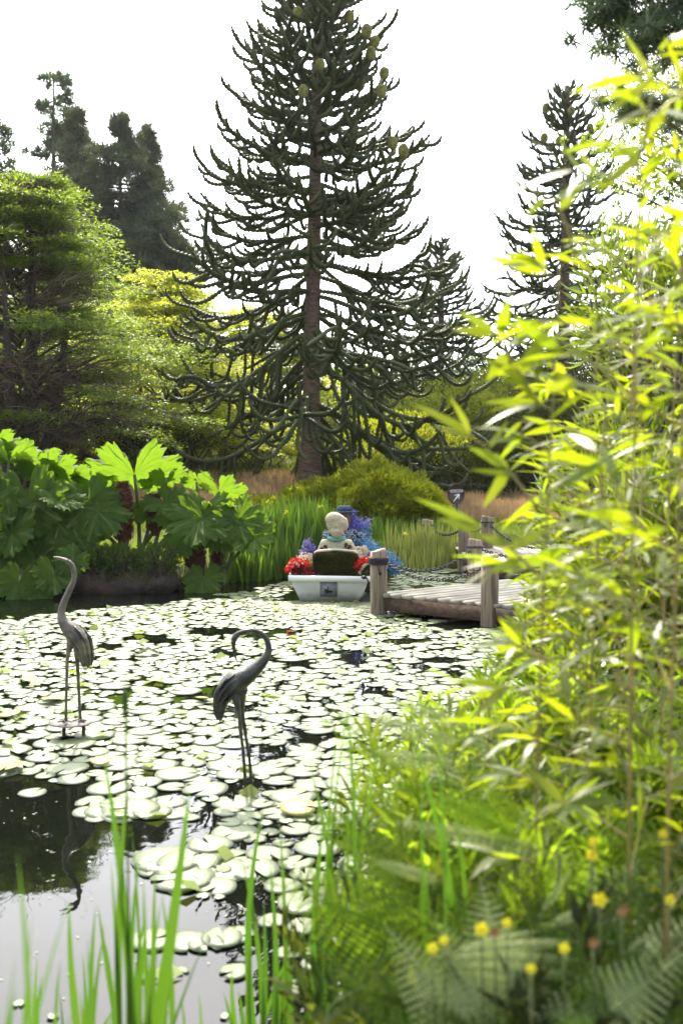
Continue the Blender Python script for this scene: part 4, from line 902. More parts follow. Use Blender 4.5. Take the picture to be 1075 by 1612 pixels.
bouquet('tall violet and sky-blue delphiniums standing at the right of the statues', at(565, 860, BY + 1.1), [
    delph(552, 866, 806, BY + 1.1, .035, 'p_violet', 700, -6), delph(562, 868, 818, BY + 1.2, .035, 'p_violet', 600), delph(570, 868, 824, BY + 1.2, .035, 'p_violet', 500, 3), delph(580, 852, 818, BY + 1.3, .025, 'p_lilac', 260, 12),
    delph(541, 862, 812, BY + 1.3, .05, 'p_grey', 700), delph(533, 862, 822, BY + 1.4, .04, 'p_grey', 400), delph(548, 870, 835, BY + 1.0, .06, 'p_grey', 600),
    delph(562, 880, 850, BY + 1.0, .05, 'p_teal', 600), delph(578, 882, 852, BY + 1.0, .06, 'p_sky', 700), delph(588, 878, 860, BY + 1.1, .04, 'p_sky', 400, 5), delph(571, 850, 828, BY + 1.2, .05, 'p_teal', 400)])
bouquet('sky-blue flowers spilling over the bow beyond the roped post', at(612, 885, BY + 1.4), [
    delph(605, 895, 868, BY + 1.3, .06, 'p_sky', 700), delph(614, 903, 878, BY + 1.3, .07, 'p_teal', 700), delph(622, 903, 888, BY + 1.3, .05, 'p_sky', 400), delph(594, 888, 862, BY + 1.3, .05, 'p_sky', 400)])
bouquet('small violet delphiniums left of the seat back', at(486, 870, BY + .6), [
    delph(484, 882, 852, BY + .6, .028, 'p_lilac', 380), delph(491, 880, 860, BY + .6, .025, 'p_violet', 220), delph(480, 884, 866, BY + .6, .03, 'p_lilac', 180)])

# ------------------------------------------------------------------ the two seated statues
def skinned(name, verts, edges, rad, mat, parent, sub=2):
    me = bpy.data.meshes.new(name); off = Vector(wloc(parent)); me.from_pydata([Vector(v) - off for v in verts], edges, []); me.materials.append(mat)
    o = bpy.data.objects.new(name, me); COL.objects.link(o); o.parent = parent
    md = o.modifiers.new('skin', 'SKIN'); md.use_smooth_shade = True
    sk = me.skin_vertices[0].data if me.skin_vertices else None
    if sk is None:
        bpy.context.view_layer.objects.active = o; bpy.ops.mesh.customdata_skin_add() if hasattr(bpy.ops.mesh, 'customdata_skin_add') else None; sk = me.skin_vertices[0].data
    for k, r in enumerate(rad): sk[k].radius = r if isinstance(r, tuple) else (r, r)
    sk[0].use_root = True
    s = o.modifiers.new('sub', 'SUBSURF'); s.levels = sub; s.render_levels = sub
    return o
def figure(label, x, y, zseat, facing, mats, s=1.0, woman=True, head_turn=0):
    """seated figure; facing +1 looks away from the camera, -1 looks towards it"""
    root = thing('statue', label, 'statue', bl(x, y, zseat)); f = facing
    def q(a, b_, c): return bl(x + a * s, y + b_ * s * f, zseat + c * s)
    V = [q(0, 0, .08), q(0, .01, .26), q(0, 0, .42), q(0, 0, .50), q(0, .01, .56),
         q(-.155, 0, .45), q(-.215, .03, .30), q(-.225, .08, .17), q(-.13, .26, .14), q(-.07, .31, .14),
         q(.155, 0, .45), q(.215, .03, .30), q(.225, .08, .17), q(.13, .26, .14), q(.07, .31, .14),
         q(-.09, .12, .03), q(-.10, .42, .05), q(-.10, .46, -.22), q(.09, .12, .03), q(.10, .42, .05), q(.10, .46, -.22)]
    E = [(0, 1), (1, 2), (2, 3), (3, 4), (2, 5), (5, 6), (6, 7), (7, 8), (8, 9), (2, 10), (10, 11), (11, 12), (12, 13), (13, 14), (0, 15), (15, 16), (16, 17), (0, 18), (18, 19), (19, 20)]
    sh = .9 if woman else 1.05
    rad = [(.17, .13), (.125 * sh, .10), (.15 * sh, .10), .062, .05, .075, .055, .045, .036, .028, .075, .055, .045, .036, .028, .09, .07, .05, .09, .07, .05]
    rad = [tuple(w * s for w in r) if isinstance(r, tuple) else r * s for r in rad]
    skinned('body', V, E, rad, M[mats['body']], root)
    b = MB(); b.tube([q(0, 0, .47), q(0, .01, .53), q(0, .015, .60)], [.062 * s, .046 * s, .05 * s], 12); b.build('neck', M[mats['skin']], root, True)
    h = MB(); h.ell(q(0, .02, .66), (.078 * s, .095 * s, .115 * s), 16, 12); h.ell(q(0, .12, .65), (.012 * s, .02 * s, .02 * s), 6, 4)
    for sx in (-1, 1): h.ell(q(sx * .08, .01, .655), (.012 * s, .02 * s, .03 * s), 6, 5)
    hd = h.build('head', M[mats['skin']], root, True)
    eb = MB(); [eb.ell(q(sx * .03, .10, .675), (.012 * s, .01 * s, .008 * s), 6, 4) for sx in (-1, 1)]; eb.ell(q(0, .11, .61), (.022 * s, .012 * s, .006 * s), 6, 4); eb.build('face_detail', M['maroon'], hd)
    return root, q
wz = at(519, 868, BY + .45).z - .17
wroot, q = figure('seated statue of a woman from behind with cream flower hair and butterfly dress', .035, .48, wz - .19, 1, dict(body='cream', skin='skin_white'), 1.0)
b = MB(); b.ell(q(.0, -.015, .71), (.125, .13, .125), 22, 16, lump=.03); b.ell(q(-.025, -.05, .77), (.11, .10, .085), 18, 12, lump=.04); b.ell(q(.09, .0, .70), (.06, .075, .09), 14, 10, lump=.05); b.ell(q(.01, -.08, .615), (.085, .06, .075), 14, 8, lump=.07)
for k in range(26):
    a = k * .9; b.ell(q(.085 * math.cos(a), -.06 - .04 * abs(math.sin(a)), .58 + .009 * k), (.022, .02, .02), 7, 5, lump=.1)
b.build('hair', M['cream_hair'], wroot, True)
b = MB(); tt = np.linspace(0, 2 * math.pi, 20); b.tube([q(.095 * math.cos(t), .075 * math.sin(t) - .012, .505 - .035 * math.cos(t) ** 2 * 0 + .02 * math.cos(t) ** 2) for t in tt], .024, 6); b.build('collar', M['teal'], wroot, True)
for (bx, bz, rot) in [(-.145, .40, .6), (.02, .36, 0), (.145, .43, -.5)]:
    b = MB(); 
    for sx in (-1, 1):
        for (wx, wz_, r_) in ((.026, .014, .024), (.02, -.014, .017)):
            x_ = sx * wx; X_ = x_ * math.cos(rot) - wz_ * math.sin(rot); Z_ = x_ * math.sin(rot) + wz_ * math.cos(rot)
            b.ell(q(bx + X_, -.112 + .25 * (bx ** 2) * 4, bz + Z_), (r_, .012, r_), 8, 5)
    b.build('butterfly', M['maroon'], wroot)
b = MB(); b.ell(q(.11, -.10, .33), (.05, .02, .02), 8, 5); b.ell(q(-.08, -.105, .335), (.04, .02, .015), 8, 5); b.build('ribbon', M['teal'], wroot)
mroot, q = figure('seated statue of a man in dark blue coat and hat facing the woman', .06, 1.10, wz - .17, -1, dict(body='navy', skin='brown_face'), 1.08, woman=False)
b = MB(); b.tube([q(0, 0.0, .735), q(0, 0.0, .75)], [.135, .125], 18); b.tube([q(0, 0, .75), q(0, 0, .80), q(0, 0, .815)], [.098, .092, .07], 18); b.build('hat', M['hat_blue'], mroot)
b = MB(); b.ell(q(0, -.03, .64), (.092, .08, .09), 14, 9, lump=.06); b.build('hair', M['navy'], mroot, True)
b = MB(); n = 300; C = np.array([q(*p_) for p_ in np.stack([rng.uniform(.08, .26, n) * rng.choice([-1, 1], n), rng.uniform(-.05, .12, n), rng.uniform(.42, .5, n)], -1)]); b.leaves(C, rdir(n), rdir(n), .028, .02); tag(b.build('blossom', M['p_grey'], mroot), kind='stuff')

# ------------------------------------------------------------------ sign
sy = 16.6; sp = at(717.5, 778, sy); gz = G(sp.x, sy)
sign = thing('garden_sign', 'round dark brown sign with a white arrow pointing up right', 'sign', (sp.x, sy, gz)); rs = 13.3 / FPX * sy
b = MB(); b.tube([(sp.x + .02, sy + .04, gz - .2), (sp.x + .02, sy + .04, sp.z + rs * .5)], .022, 8); b.build('pole', M['iron'], sign)
b = MB(); P = [(sp.x, sy + .012, sp.z), (sp.x, sy - .012, sp.z)]; tt = np.linspace(0, 2 * math.pi, 40, endpoint=False)
V = [(sp.x + math.cos(t) * rs, sy + d_, sp.z + math.sin(t) * rs * 1.22) for d_ in (.014, -.014) for t in tt]
b.add(V, [[k, (k + 1) % 40, 40 + (k + 1) % 40, 40 + k] for k in range(40)]); b.f.append(np.array([list(range(40))])); b.f.append(np.array([list(range(79, 39, -1))])); disc = b.build('disc', M['sign_brown'], sign)
b = MB(); u = rs / 13.3; fy = sy - .019
def bar(x0, z0, x1, z1, w):
    a_, c_ = Vector((sp.x + x0 * u, 0, sp.z + z0 * u)), Vector((sp.x + x1 * u, 0, sp.z + z1 * u)); d_ = c_ - a_
    b.box(((a_.x + c_.x) / 2, fy, (a_.z + c_.z) / 2), (d_.length, .006, w * u), Matrix.Rotation(-math.atan2(d_.z, d_.x), 4, 'Y'))
bar(-4.3, -12, 3.6, -1.2, 2.2); b.build('arrow', M['sign_white'], disc)
b = MB(); bar(4.6, .3, -2.6, -1.9, 1.7); bar(4.9, .2, 4.0, -7.6, 1.7); b.build('arrow', M['sign_white'], disc)
b = MB(); bar(-8.6, 6.5, 9.4, 7.3, .5); bar(-8.6, 2.9, 9.4, 3.7, .5); bar(-8.6, 2.9, -8.6, 6.5, .5); bar(9.4, 3.7, 9.4, 7.3, .5); b.build('frame', M['sign_white'], disc)
tx = bpy.data.curves.new('lettering', 'FONT'); tx.body = 'GARDEN WALK'; tx.size = u * 3.1; tx.align_x = 'CENTER'; tx.align_y = 'CENTER'; tx.extrude = .002; tx.materials.append(M['sign_white'])
tmp = bpy.data.objects.new('lettering_curve', tx); COL.objects.link(tmp); tme = bpy.data.meshes.new_from_object(tmp.evaluated_get(bpy.context.evaluated_depsgraph_get())); bpy.data.objects.remove(tmp)
to = bpy.data.objects.new('lettering', tme); COL.objects.link(to); to.parent = disc
to.matrix_local = Matrix.Translation((sp.x + .4 * u - sp.x, fy - sy, sp.z + 5.1 * u - gz)) @ Matrix.Rotation(R(90), 4, 'X')

# ------------------------------------------------------------------ crane sculptures
def crane(label, Y, neck, body, legs, beak, mat, wing, foot, base_lab):
    """neck/body rows: (px, py, radius px[, depth factor]); built in the plane of distance Y with real thickness"""
    k = Y / FPX
    base = at(foot[0], foot[1], Y); root = thing('crane_sculpture', label, 'statue', (base.x, Y, 0))
    rows = spline([(*at(r[0], r[1], Y), r[2] * k) for r in neck + body], 70)
    b = MB(); b.tube(rows[:, :3], np.maximum(rows[:, 3], .002), 14, squash=.85); b.build('body', M[mat], root, True)
    b = MB(); rr = spline([(*at(r[0], r[1], Y), r[2] * k) for r in beak], 10); b.tube(rr[:, :3], np.maximum(rr[:, 3], .0012), 8); b.build('beak', M[mat], root, True)
    h = neck[0]; b = MB(); c = at(h[0], h[1], Y); 
    for sgn in (-1, 1): b.ell((c.x - 2 * k, c.y + sgn * h[2] * k * .8, c.z + 1 * k), (1.1 * k, .8 * k, 1.1 * k), 6, 4)
    b.build('eye', M['black'], root)
    for i_, lg in enumerate(legs):
        dy = (.035 if i_ else -.035); rr = spline([(*at(r[0], r[1], Y + dy * min(1, n_ / 1.0)), r[2] * k) for n_, r in enumerate(lg)], 34)
        b = MB(); b.tube(rr[:, :3], rr[:, 3] * (1 + .07 * np.sin(np.arange(34) * 2.1)), 9); L_ = b.build('leg', M['rust'] if i_ > 5 else M[mat], root, True)
        e_ = Vector(rr[-1, :3]); b = MB()
        for a in (-2.6, -1.5, -.5, 1.6): b.tube([tuple(e_ + Vector((0, 0, .01))), tuple(e_ + Vector((math.cos(a) * .05, math.sin(a) * .05, .004)))], [.007, .004], 5)
        b.build('foot', M[mat], L_, True)
    # wings: overlapping long feathers on both flanks
    for sgn in (-1, 1):
        b = MB(); n = 0
        for row in range(5):
            for c_ in range(4):
                t0 = .04 + .17 * row; v = -.55 + .38 * c_
                i0 = t0 * (len(wing) - 1); i1 = min(t0 + .34, 1) * (len(wing) - 1)
                W_ = spline([(*at(r[0], r[1], Y), r[2] * k) for r in wing], 41)
                a_, c2 = W_[int(t0 * 40)], W_[int(min(t0 + .36, 1) * 40)]
                ax = unit(c2[:3] - a_[:3]); pr = np.cross(ax, [0, 1, 0])
                def on(w_, lift): 
                    ang_ = v * 1.25; return w_[:3] + pr * math.sin(ang_) * w_[3] * 1.0 + np.array([0, sgn, 0]) * (math.cos(ang_) * w_[3] * .86 + lift)
                p0, p1, p2 = on(a_, .001), on((a_ + c2) / 2, .010), on(c2, .006)
                wd = .42 * a_[3] * .62
                b.tube(spline([p0, p1, p2], 6), np.array([.3, .9, 1, .95, .7, .12]) * wd, 6, squash=.30)
        b.build('wing', M[mat], root, True)
    return root, k
Y1 = onz(115, 1160).y
cr1, k1 = crane('upright bronze crane sculpture with raised head at left', Y1,
    [(108, 884, 4.6), (114, 890, 4.4), (117, 902, 4.5), (116, 915, 5), (110, 929, 5.5), (103, 944, 6), (98, 958, 6.8), (97.5, 970, 8)],
    [(102, 981, 11), (111, 991, 15.5), (120, 1001, 17), (128, 1014, 15.5), (134, 1028, 11.5), (138, 1040, 7.5), (139, 1050, 2)],
    [[(114, 1000, 9), (111, 1015, 6), (107, 1034, 3.2), (106, 1050, 2.7), (105, 1090, 2.3), (104, 1136, 2.4)], [(124, 1004, 9), (122, 1022, 6), (122, 1040, 3.4), (123, 1056, 3), (125, 1095, 2.5), (127, 1134, 2.6)]],
    [(108, 884, 3.6), (100, 880.5, 2.6), (92, 878, 1.7), (84, 876.5, .7)], 'bronze_light', [(112, 988, 13), (121, 998, 17), (130, 1012, 16), (137, 1030, 11), (138, 1050, 7)], (115, 1150), '')
b = MB(); c = at(112, 1137, Y1); b.ell((c.x, Y1, c.z - .006), (.135, .11, .008), 18, 4, lump=.05); b.build('base_plate', M['stone'], cr1)
for px in (99, 134):
    b = MB(); c = at(px, 1140, Y1); b.tube([(c.x + (.01 if px < 110 else -.01), Y1, c.z + .03), (c.x, Y1, -.3)], .012, 8); b.build('support_rod', M['rust'], cr1)
cv = lambda x, y: (280 + x / 3.84, 950 + y / 3.84)
Y2 = onz(391, 1242).y
def rw(L): return [(*cv(a, b_), r / 3.84) for a, b_, r in L]
cr2, k2 = crane('dark bronze crane sculpture with curled neck preening, nearer the centre', Y2,
    rw([(338, 218, 24), (352, 196, 22), (378, 178, 17), (415, 166, 14), (455, 162, 15), (500, 178, 17), (533, 212, 19), (548, 255, 22), (545, 300, 26), (520, 345, 34), (482, 385, 44)]),
    rw([(435, 425, 56), (385, 455, 72), (345, 478, 84), (300, 520, 74), (262, 572, 44), (243, 622, 32), (245, 665, 24), (258, 715, 4)]),
    [rw([(340, 520, 50), (352, 580, 28), (366, 640, 16), (374, 700, 12), (378, 755, 13), (386, 820, 10), (398, 930, 10), (412, 1135, 10)]), rw([(380, 520, 45), (388, 590, 22), (392, 650, 13), (396, 710, 12), (402, 740, 14), (414, 820, 10), (432, 930, 10), (448, 1122, 10)])],
    rw([(338, 222, 18), (338, 262, 12), (346, 310, 8), (359, 358, 2.5)]), 'bronze', rw([(380, 440, 60), (345, 470, 82), (300, 515, 78), (262, 570, 50), (240, 640, 34), (254, 700, 22)]), (391, 1242), '')

# ------------------------------------------------------------------ lily pads
def pad_mesh(k, mat='pad', curl=0.0):
    g = np.random.default_rng(40 + k); n = 22; notch = R(g.uniform(6, 16)); th = np.linspace(notch, 2 * math.pi - notch, n)
    r = 1 + .035 * np.sin(th * 3 + g.uniform(0, 6)) + g.normal(0, .012, n); r[0] *= .93; r[-1] *= .93
    edge = .012 * np.sin(th * g.integers(2, 5) + g.uniform(0, 6)) + np.abs(g.normal(0, .008, n)) + curl * np.maximum(0, np.cos(th - 1)) ** 2
    V = [(0, 0, 0)] + [(math.cos(t) * q_ * .55, math.sin(t) * q_ * .55, .006 + e_ * .15) for t, q_, e_ in zip(th, r, edge)] + [(math.cos(t) * q_, math.sin(t) * q_, e_) for t, q_, e_ in zip(th, r, edge)]
    V += [(v[0] * .99, v[1] * .99, v[2] - .004) for v in V[1 + n:]]
    f3 = [(0, 1 + i_, 2 + i_) for i_ in range(n - 1)]; f4 = [(1 + i_, 1 + n + i_, 2 + n + i_, 2 + i_) for i_ in range(n - 1)] + [(1 + n + i_, 1 + 2 * n + i_, 2 + 2 * n + i_, 2 + n + i_) for i_ in range(n - 1)]
    b = MB(); b.add(V, f4); b.f.append(np.array(f3)); return b, b.mesh('lily_pad', M[mat], False)
PM = [pad_mesh(k) for k in range(8)]
PMY = [pad_mesh(k + 20, 'pad_yellow') for k in range(2)]
def inpoly(px, py, poly):
    c = False; n = len(poly)
    for i_ in range(n):
        a, b_ = poly[i_], poly[(i_ + 1) % n]
        if (a[1] > py) != (b_[1] > py) and px < (b_[0] - a[0]) * (py - a[1]) / (b_[1] - a[1]) + a[0]: c = not c
    return c
DENSE = [(-500, 985), (0, 978), (120, 962), (260, 950), (330, 938), (400, 930), (455, 915), (600, 898), (1300, 885), (1500, 1100), (1100, 1150), (720, 1300), (600, 1330), (560, 1440), (480, 1440), (440, 1400), (330, 1408), (250, 1400), (240, 1330), (205, 1290), (140, 1290), (135, 1240), (0, 1215), (-500, 1215)]
HOLES = [(560, 935, 26, 6), (450, 995, 30, 5), (250, 1080, 28, 7), (45, 1080, 35, 6), (330, 995, 40, 6), (640, 1010, 40, 6), (730, 985, 60, 7), (600, 1090, 26, 9), (560, 1040, 18, 12), (330, 1300, 25, 26), (520, 1110, 12, 16), (380, 1340, 18, 30), (310, 1175, 20, 6), (700, 1040, 40, 6), (175, 1020, 30, 5), (470, 1330, 18, 18), (240, 1220, 26, 8), (185, 1100, 16, 6), (85, 1030, 25, 5)]
pads = []; cell = {}
def far_ok(x, y, r, fac):
    cx_, cy_ = int(x // .4), int(y // .4)
    for i_ in (-1, 0, 1):
        for j_ in (-1, 0, 1):
            for (x2, y2, r2) in cell.get((cx_ + i_, cy_ + j_), ()):
                if (x - x2) ** 2 + (y - y2) ** 2 < ((r + r2) * fac) ** 2: return False
    return True
def put(x, y, r): pads.append((x, y, r)); cell.setdefault((int(x // .4), int(y // .4)), []).append((x, y, r))
boat_c = np.array([bl(0, 1.2, 0)[:2]])[0]
def blocked(x, y):
    lx = (x - BO.x) * math.cos(BA) + (y - BY) * math.sin(BA); ly = -(x - BO.x) * math.sin(BA) + (y - BY) * math.cos(BA)
    if abs(lx) < .62 and -.1 < ly < 3.0: return True
    v = Vector((x, y)) - P1; dl = v.x * q_n.x + v.y * q_n.y
    if -.05 < dl and v.dot(e) > -.1 and v.dot(e) < 5.3 and dl < 2.1 * sinw + .1: return True
    for (cx_, cy_) in ((cr2.location.x, Y2),):
        if math.hypot(x - cx_, y - cy_) < .14: return True
    return False
for tries in range(70000):
    y = 3.4 + 12.6 * rng.uniform() ** .8; x = rng.uniform(-.42 * y - .8, .55 * y)
    big = tries < 12000
    r = (.075 + .058 * rng.uniform() ** .8) if big else rng.uniform(.035, .085)
    if y > 9: r *= .9
    pxx, pyy = proj(np.array([x, y, 0.0]))
    if not inpoly(pxx, pyy, DENSE): continue
    if float(pond_d(np.array([x]), np.array([y]))[0]) > -.12 or blocked(x, y): continue
    if any(((pxx - hx) / hw) ** 2 + ((pyy - hy) / hv) ** 2 < 1 for hx, hy, hw, hv in HOLES): continue
    if wob(np.array([x, y, 3.0]), 2.4) < -.5: continue
    if not far_ok(x, y, r, .74 if big else .70): continue
    put(x, y, r)
for (px, py, r) in [(52, 1249, .075), (265, 1355, .16), (300, 1356, .15), (288, 1386, .14), (348, 1372, .14), (205, 1275, .15), (175, 1276, .13), (240, 1280, .10), (320, 1412, .03), (345, 1403, .025), (345, 1414, .025), (240, 1482, .09), (298, 1485, .08), (350, 1478, .085), (375, 1474, .07), (325, 1488, .07), (370, 1532, .055), (30, 1582, .02), (84, 1602, .02), (355, 1602, .018), (230, 1538, .04), (285, 1530, .03), (455, 1500, .05), (480, 1460, .07), (430, 1450, .06), (500, 1520, .06), (470, 1555, .05), (520, 1480, .07), (535, 1560, .05), (445, 1395, .08)]:
    p = onz(px, py)
    if pond_d(np.array([p.x]), np.array([p.y]))[0] < 0: pads.append((p.x, p.y, r))
PA_ = np.array(pads); pxs, pys = proj(np.concatenate([PA_[:, :2], np.zeros((len(PA_), 1))], 1))
size = PA_[:, 2] ** 2 / PA_[:, 1] ** 2 / np.maximum(PA_[:, 1], .1); vis = (pxs > -15) & (pxs < 780) & (pys < 1612) & ~((pxs > 610) & (pys > 1180))
order = np.argsort(-(size * vis))
def region(px, py):
    if py > 1395: return 'scattered lily pad in the open water behind the near iris blades', 'scattered lily pads in open water'
    if py > 1245: return 'pale round lily pad in the loose group in front of the dark crane', 'lily pads in front of the dark crane'
    row = 'far' if py < 1010 else ('middle' if py < 1110 else 'near')
    if row != 'middle':
        w = 'upright crane at left' if px < 230 else ('dark preening crane' if px < 470 else 'jetty and the ferns')
        q_ = 'in the far part of the raft beyond the' if row == 'far' else 'in the near part of the raft by the'
        if row == 'far' and px >= 470: w = 'preening crane towards the jetty'
        return 'round pale pad ' + q_ + ' ' + w, 'lily pads ' + row + ' ' + w
    if px < 230: return 'pale round lily pad in the raft around the upright crane at left', 'lily pads round the upright crane'
    if px < 470: return 'pale round lily pad in the raft around the dark preening crane', 'lily pads round the preening crane'
    return 'pale round lily pad in the raft between the preening crane and the jetty', 'lily pads between crane and jetty'
rest = MB(); cnt = 0
for rank, k in enumerate(order):
    x, y, r = pads[k]; zz = .002 + .006 * rng.uniform(); mi = rng.integers(8)
    Mx = Matrix.Translation((x, y, zz)) @ Matrix.Rotation(rng.uniform(0, 6.283), 4, 'Z') @ Matrix.Rotation(R(rng.normal(0, .7)), 4, 'X') @ Matrix.Diagonal((r, r * rng.uniform(.9, 1), r, 1))
    if rank < 296 and vis[k]:
        o = bpy.data.objects.new('lily_pad', PM[mi][1]); COL.objects.link(o); o.matrix_world = Mx; lab, gr = region(pxs[k], pys[k]); tag(o, lab, 'lily pad', gr)
    else:
        bb = PM[mi][0]; v = np.concatenate(bb.v) @ np.array(Mx.to_3x3()).T + np.array(Mx.translation); n0 = rest.n; rest.v.append(v); rest.n += len(v)
        for f_ in bb.f: rest.f.append(f_ + n0)
tag(rest.build('far_lily_pad', M['pad']), 'distant raft of small pale lily pads', kind='stuff')
for k, (px, py, r, lab) in enumerate([(16, 1130, .07, 'yellow lily pad near the left edge of the raft'), (82, 1105, .09, 'yellow lily pad just left of the upright crane legs'), (160, 1205, .06, 'orange-edged lily pad below the upright crane'), (318, 1104, .05, 'small yellow-green leaf left of the preening crane'), (440, 1075, .05, 'small yellow leaf floating right of the preening crane neck'), (240, 1032, .06, 'yellow-green leaf standing right of the upright crane tail'), (225, 1034, .06, 'lime leaf standing in the raft right of the upright crane'), (470, 1280, .09, 'orange-brown decayed lily pad right of the preening crane feet'), (12, 1214, .09, 'brown-orange dying pad at the left edge'), (460, 998, .05, 'small orange leaf beyond the preening crane neck'), (205, 1072, .05, 'orange bud-like pad right of the upright crane')]):
    p = onz(px, py); o = bpy.data.objects.new('yellow_lily_pad', PMY[k % 2][1]); COL.objects.link(o); tilt = 35 if 'standing' in lab else 8
    o.matrix_world = Matrix.Translation((p.x, p.y, .03 + .02 * (tilt > 10))) @ Matrix.Rotation(rng.uniform(0, 6), 4, 'Z') @ Matrix.Rotation(R(tilt), 4, 'X') @ Matrix.Scale(r, 4); tag(o, lab, 'lily pad')
# submerged and curled green leaves between pads, algae round the boat
b = MB(); n = 220; P = np.array([p_ for p_ in pads if p_[1] < 14]); k = rng.integers(0, len(P), n); a = rng.uniform(0, 6.28, n); C = np.stack([P[k, 0] + np.cos(a) * P[k, 2] * 1.05, P[k, 1] + np.sin(a) * P[k, 2] * 1.05, .012 + 0 * a], -1)
b.leaves(C, unit(np.stack([rng.normal(0, 1, n), rng.normal(0, 1, n), rng.uniform(.0, .25, n)], -1)), np.tile([0, 0, 1.0], (n, 1)) + rng.normal(0, .3, (n, 3)), .12, .09, fold=.08); tag(b.build('curled_leaf', M['pad_green']), 'curled green leaves poking up between the pads', kind='stuff')
b = MB(); n = 2600; C = np.array([bl(*p_) for p_ in np.stack([rng.normal(.15, .45, n), -.12 - np.abs(rng.normal(0, .45, n)), rng.uniform(.004, .008, n)], -1)])
b.leaves(C, rdir(n) * [1, 1, 0.02], np.tile([0, 0, 1.0], (n, 1)) + rng.normal(0, .05, (n, 3)), .06, .05); tag(b.build('algae', M['algae']), 'greenish scum and duckweed on the water by the boat stern', kind='stuff')

n = 500; x = rng.uniform(-2.2, 1.0, n); y = 2.6 + 5 * rng.uniform(0, 1, n) ** 1.5; k = pond_d(x, y) < -.1; x, y = x[k], y[k]; n = len(x); b = MB()
b.leaves(np.stack([x, y, .003 + 0 * x], -1), rdir(n) * [1, 1, .02], np.tile([0, 0, 1.0], (n, 1)), rng.uniform(.006, .028, n), rng.uniform(.003, .012, n)); tag(b.build('floating_debris', M['algae']), 'small leaf scraps and seeds floating on the open water', kind='stuff')
# ------------------------------------------------------------------ near iris blades
def blade_mesh(k, wide=.5):
    g = np.random.default_rng(60 + k); n = 9; t = np.linspace(0, 1, n); bend = g.uniform(.02, .22); tw = g.uniform(-.5, .5)
    w = .5 * np.interp(t, [0, .25, .6, .85, 1], [.7, 1, .95, .55, .02]); V = []
    for t_, w_ in zip(t, w):
        a = tw * t_; c = (bend * t_ ** 2.2, 0, t_ * (1 - .1 * bend)); V += [(c[0] - math.cos(a) * w_, -math.sin(a) * w_, c[2]), (c[0], .12 * w_, c[2]), (c[0] + math.cos(a) * w_, math.sin(a) * w_, c[2])]
    return V, n
def blade_obj(root, p, h, w, lean_x, lean_y, spin, mat, nm='blade', k=0):
    V, n = BLV[k]; b = MB(); V = np.array(V); bx = V.copy(); c = np.interp(V[:, 2], [0, 1], [0, 0])
    cen = np.repeat(V[1::3, 0], 3); bx[:, 0] = (V[:, 0] - cen) * w + cen * h * .9; bx[:, 1] = V[:, 1] * w; bx[:, 2] = V[:, 2] * h
    f = [(3 * i_ + j_, 3 * i_ + j_ + 1, 3 * i_ + j_ + 4, 3 * i_ + j_ + 3) for i_ in range(n - 1) for j_ in range(2)]
    b.add(bx, f); me = b.mesh(nm, M[mat], True); o = bpy.data.objects.new(nm, me); COL.objects.link(o); o.parent = root
    o.matrix_local = Matrix.Translation(Vector(p) - Vector(wloc(root))) @ Matrix.Rotation(lean_x, 4, 'Y') @ Matrix.Rotation(lean_y, 4, 'X') @ Matrix.Rotation(spin, 4, 'Z')
    return o
BLV = [blade_mesh(k) for k in range(6)]
def iris(label, Y, blades, group='near iris clumps at the water edge'):
    """blades: (tip px, tip py, foot px, width px)"""
    fx = at(blades[0][2], 1500, Y); base = Vector((fx.x, Y, .02)); root = thing('iris_plant', label, 'plant', base, group)
    for n_, (tx_, ty_, fpx, wpx) in enumerate(blades):
        yy = Y + rng.normal(0, .06); tip = at(tx_, ty_, yy + rng.normal(0, .05)); foot = Vector((at(fpx, 1500, yy).x, yy, max(0, G(at(fpx, 1500, yy).x, yy)) - .02))
        d = tip - foot; h = d.length; k = rng.integers(6)
        bend = BLV[k][0][-2][0] * .9; spin = rng.choice([0, math.pi]) + rng.normal(0, .35)
        ax = math.atan2(d.x, d.z) - math.atan2(bend * math.cos(spin), 1.0)
        blade_obj(root, foot, h, wpx * .85 / FPX * yy, ax, -math.atan2(d.y, d.z), spin, 'iris', k=k)
    for n_ in range(len(blades)):
        b0 = blades[rng.integers(len(blades))]; yy = Y + rng.normal(0, .1); tip = at(b0[0] + rng.normal(0, 22), b0[1] + rng.uniform(30, 260), yy); fx_ = at(b0[2] + rng.normal(0, 14), 1500, yy).x
        foot = Vector((fx_, yy, max(0, G(fx_, yy)) - .02)); d = tip - foot
        if d.z > .08: blade_obj(root, foot, d.length, rng.uniform(5, 12) / FPX * yy, math.atan2(d.x, d.z), -math.atan2(d.y, d.z), rng.normal(0, .5), 'iris', k=rng.integers(6))
    return root
iris('nearest left iris clump with one tall thick leaning blade', 2.35, [(300, 1236, 200, 24), (165, 1170, 205, 18), (200, 1220, 195, 16), (110, 1410, 160, 16), (68, 1530, 75, 18), (150, 1420, 150, 13), (245, 1370, 240, 14), (215, 1345, 225, 16), (255, 1400, 255, 12), (130, 1550, 170, 14), (175, 1350, 190, 10), (160, 1460, 140, 14), (235, 1440, 215, 18), (190, 1400, 205, 16), (270, 1530, 262, 10), (100, 1500, 110, 12)])
iris('narrow-bladed iris clump left of centre behind the tall leaning blade', 2.6, [(225, 1440, 230, 11), (205, 1300, 215, 9), (260, 1480, 262, 9), (170, 1480, 180, 10), (290, 1550, 280, 9), (130, 1500, 128, 10), (60, 1500, 70, 9), (90, 1560, 92, 10), (315, 1560, 300, 8)])
iris('very blurred iris blades in the bottom left corner', 1.6, [(36, 1330, 8, 16), (0, 1430, 5, 18), (105, 1415, -20, 9), (15, 1560, 20, 26), (-30, 1380, -40, 22), (60, 1530, -10, 14)])
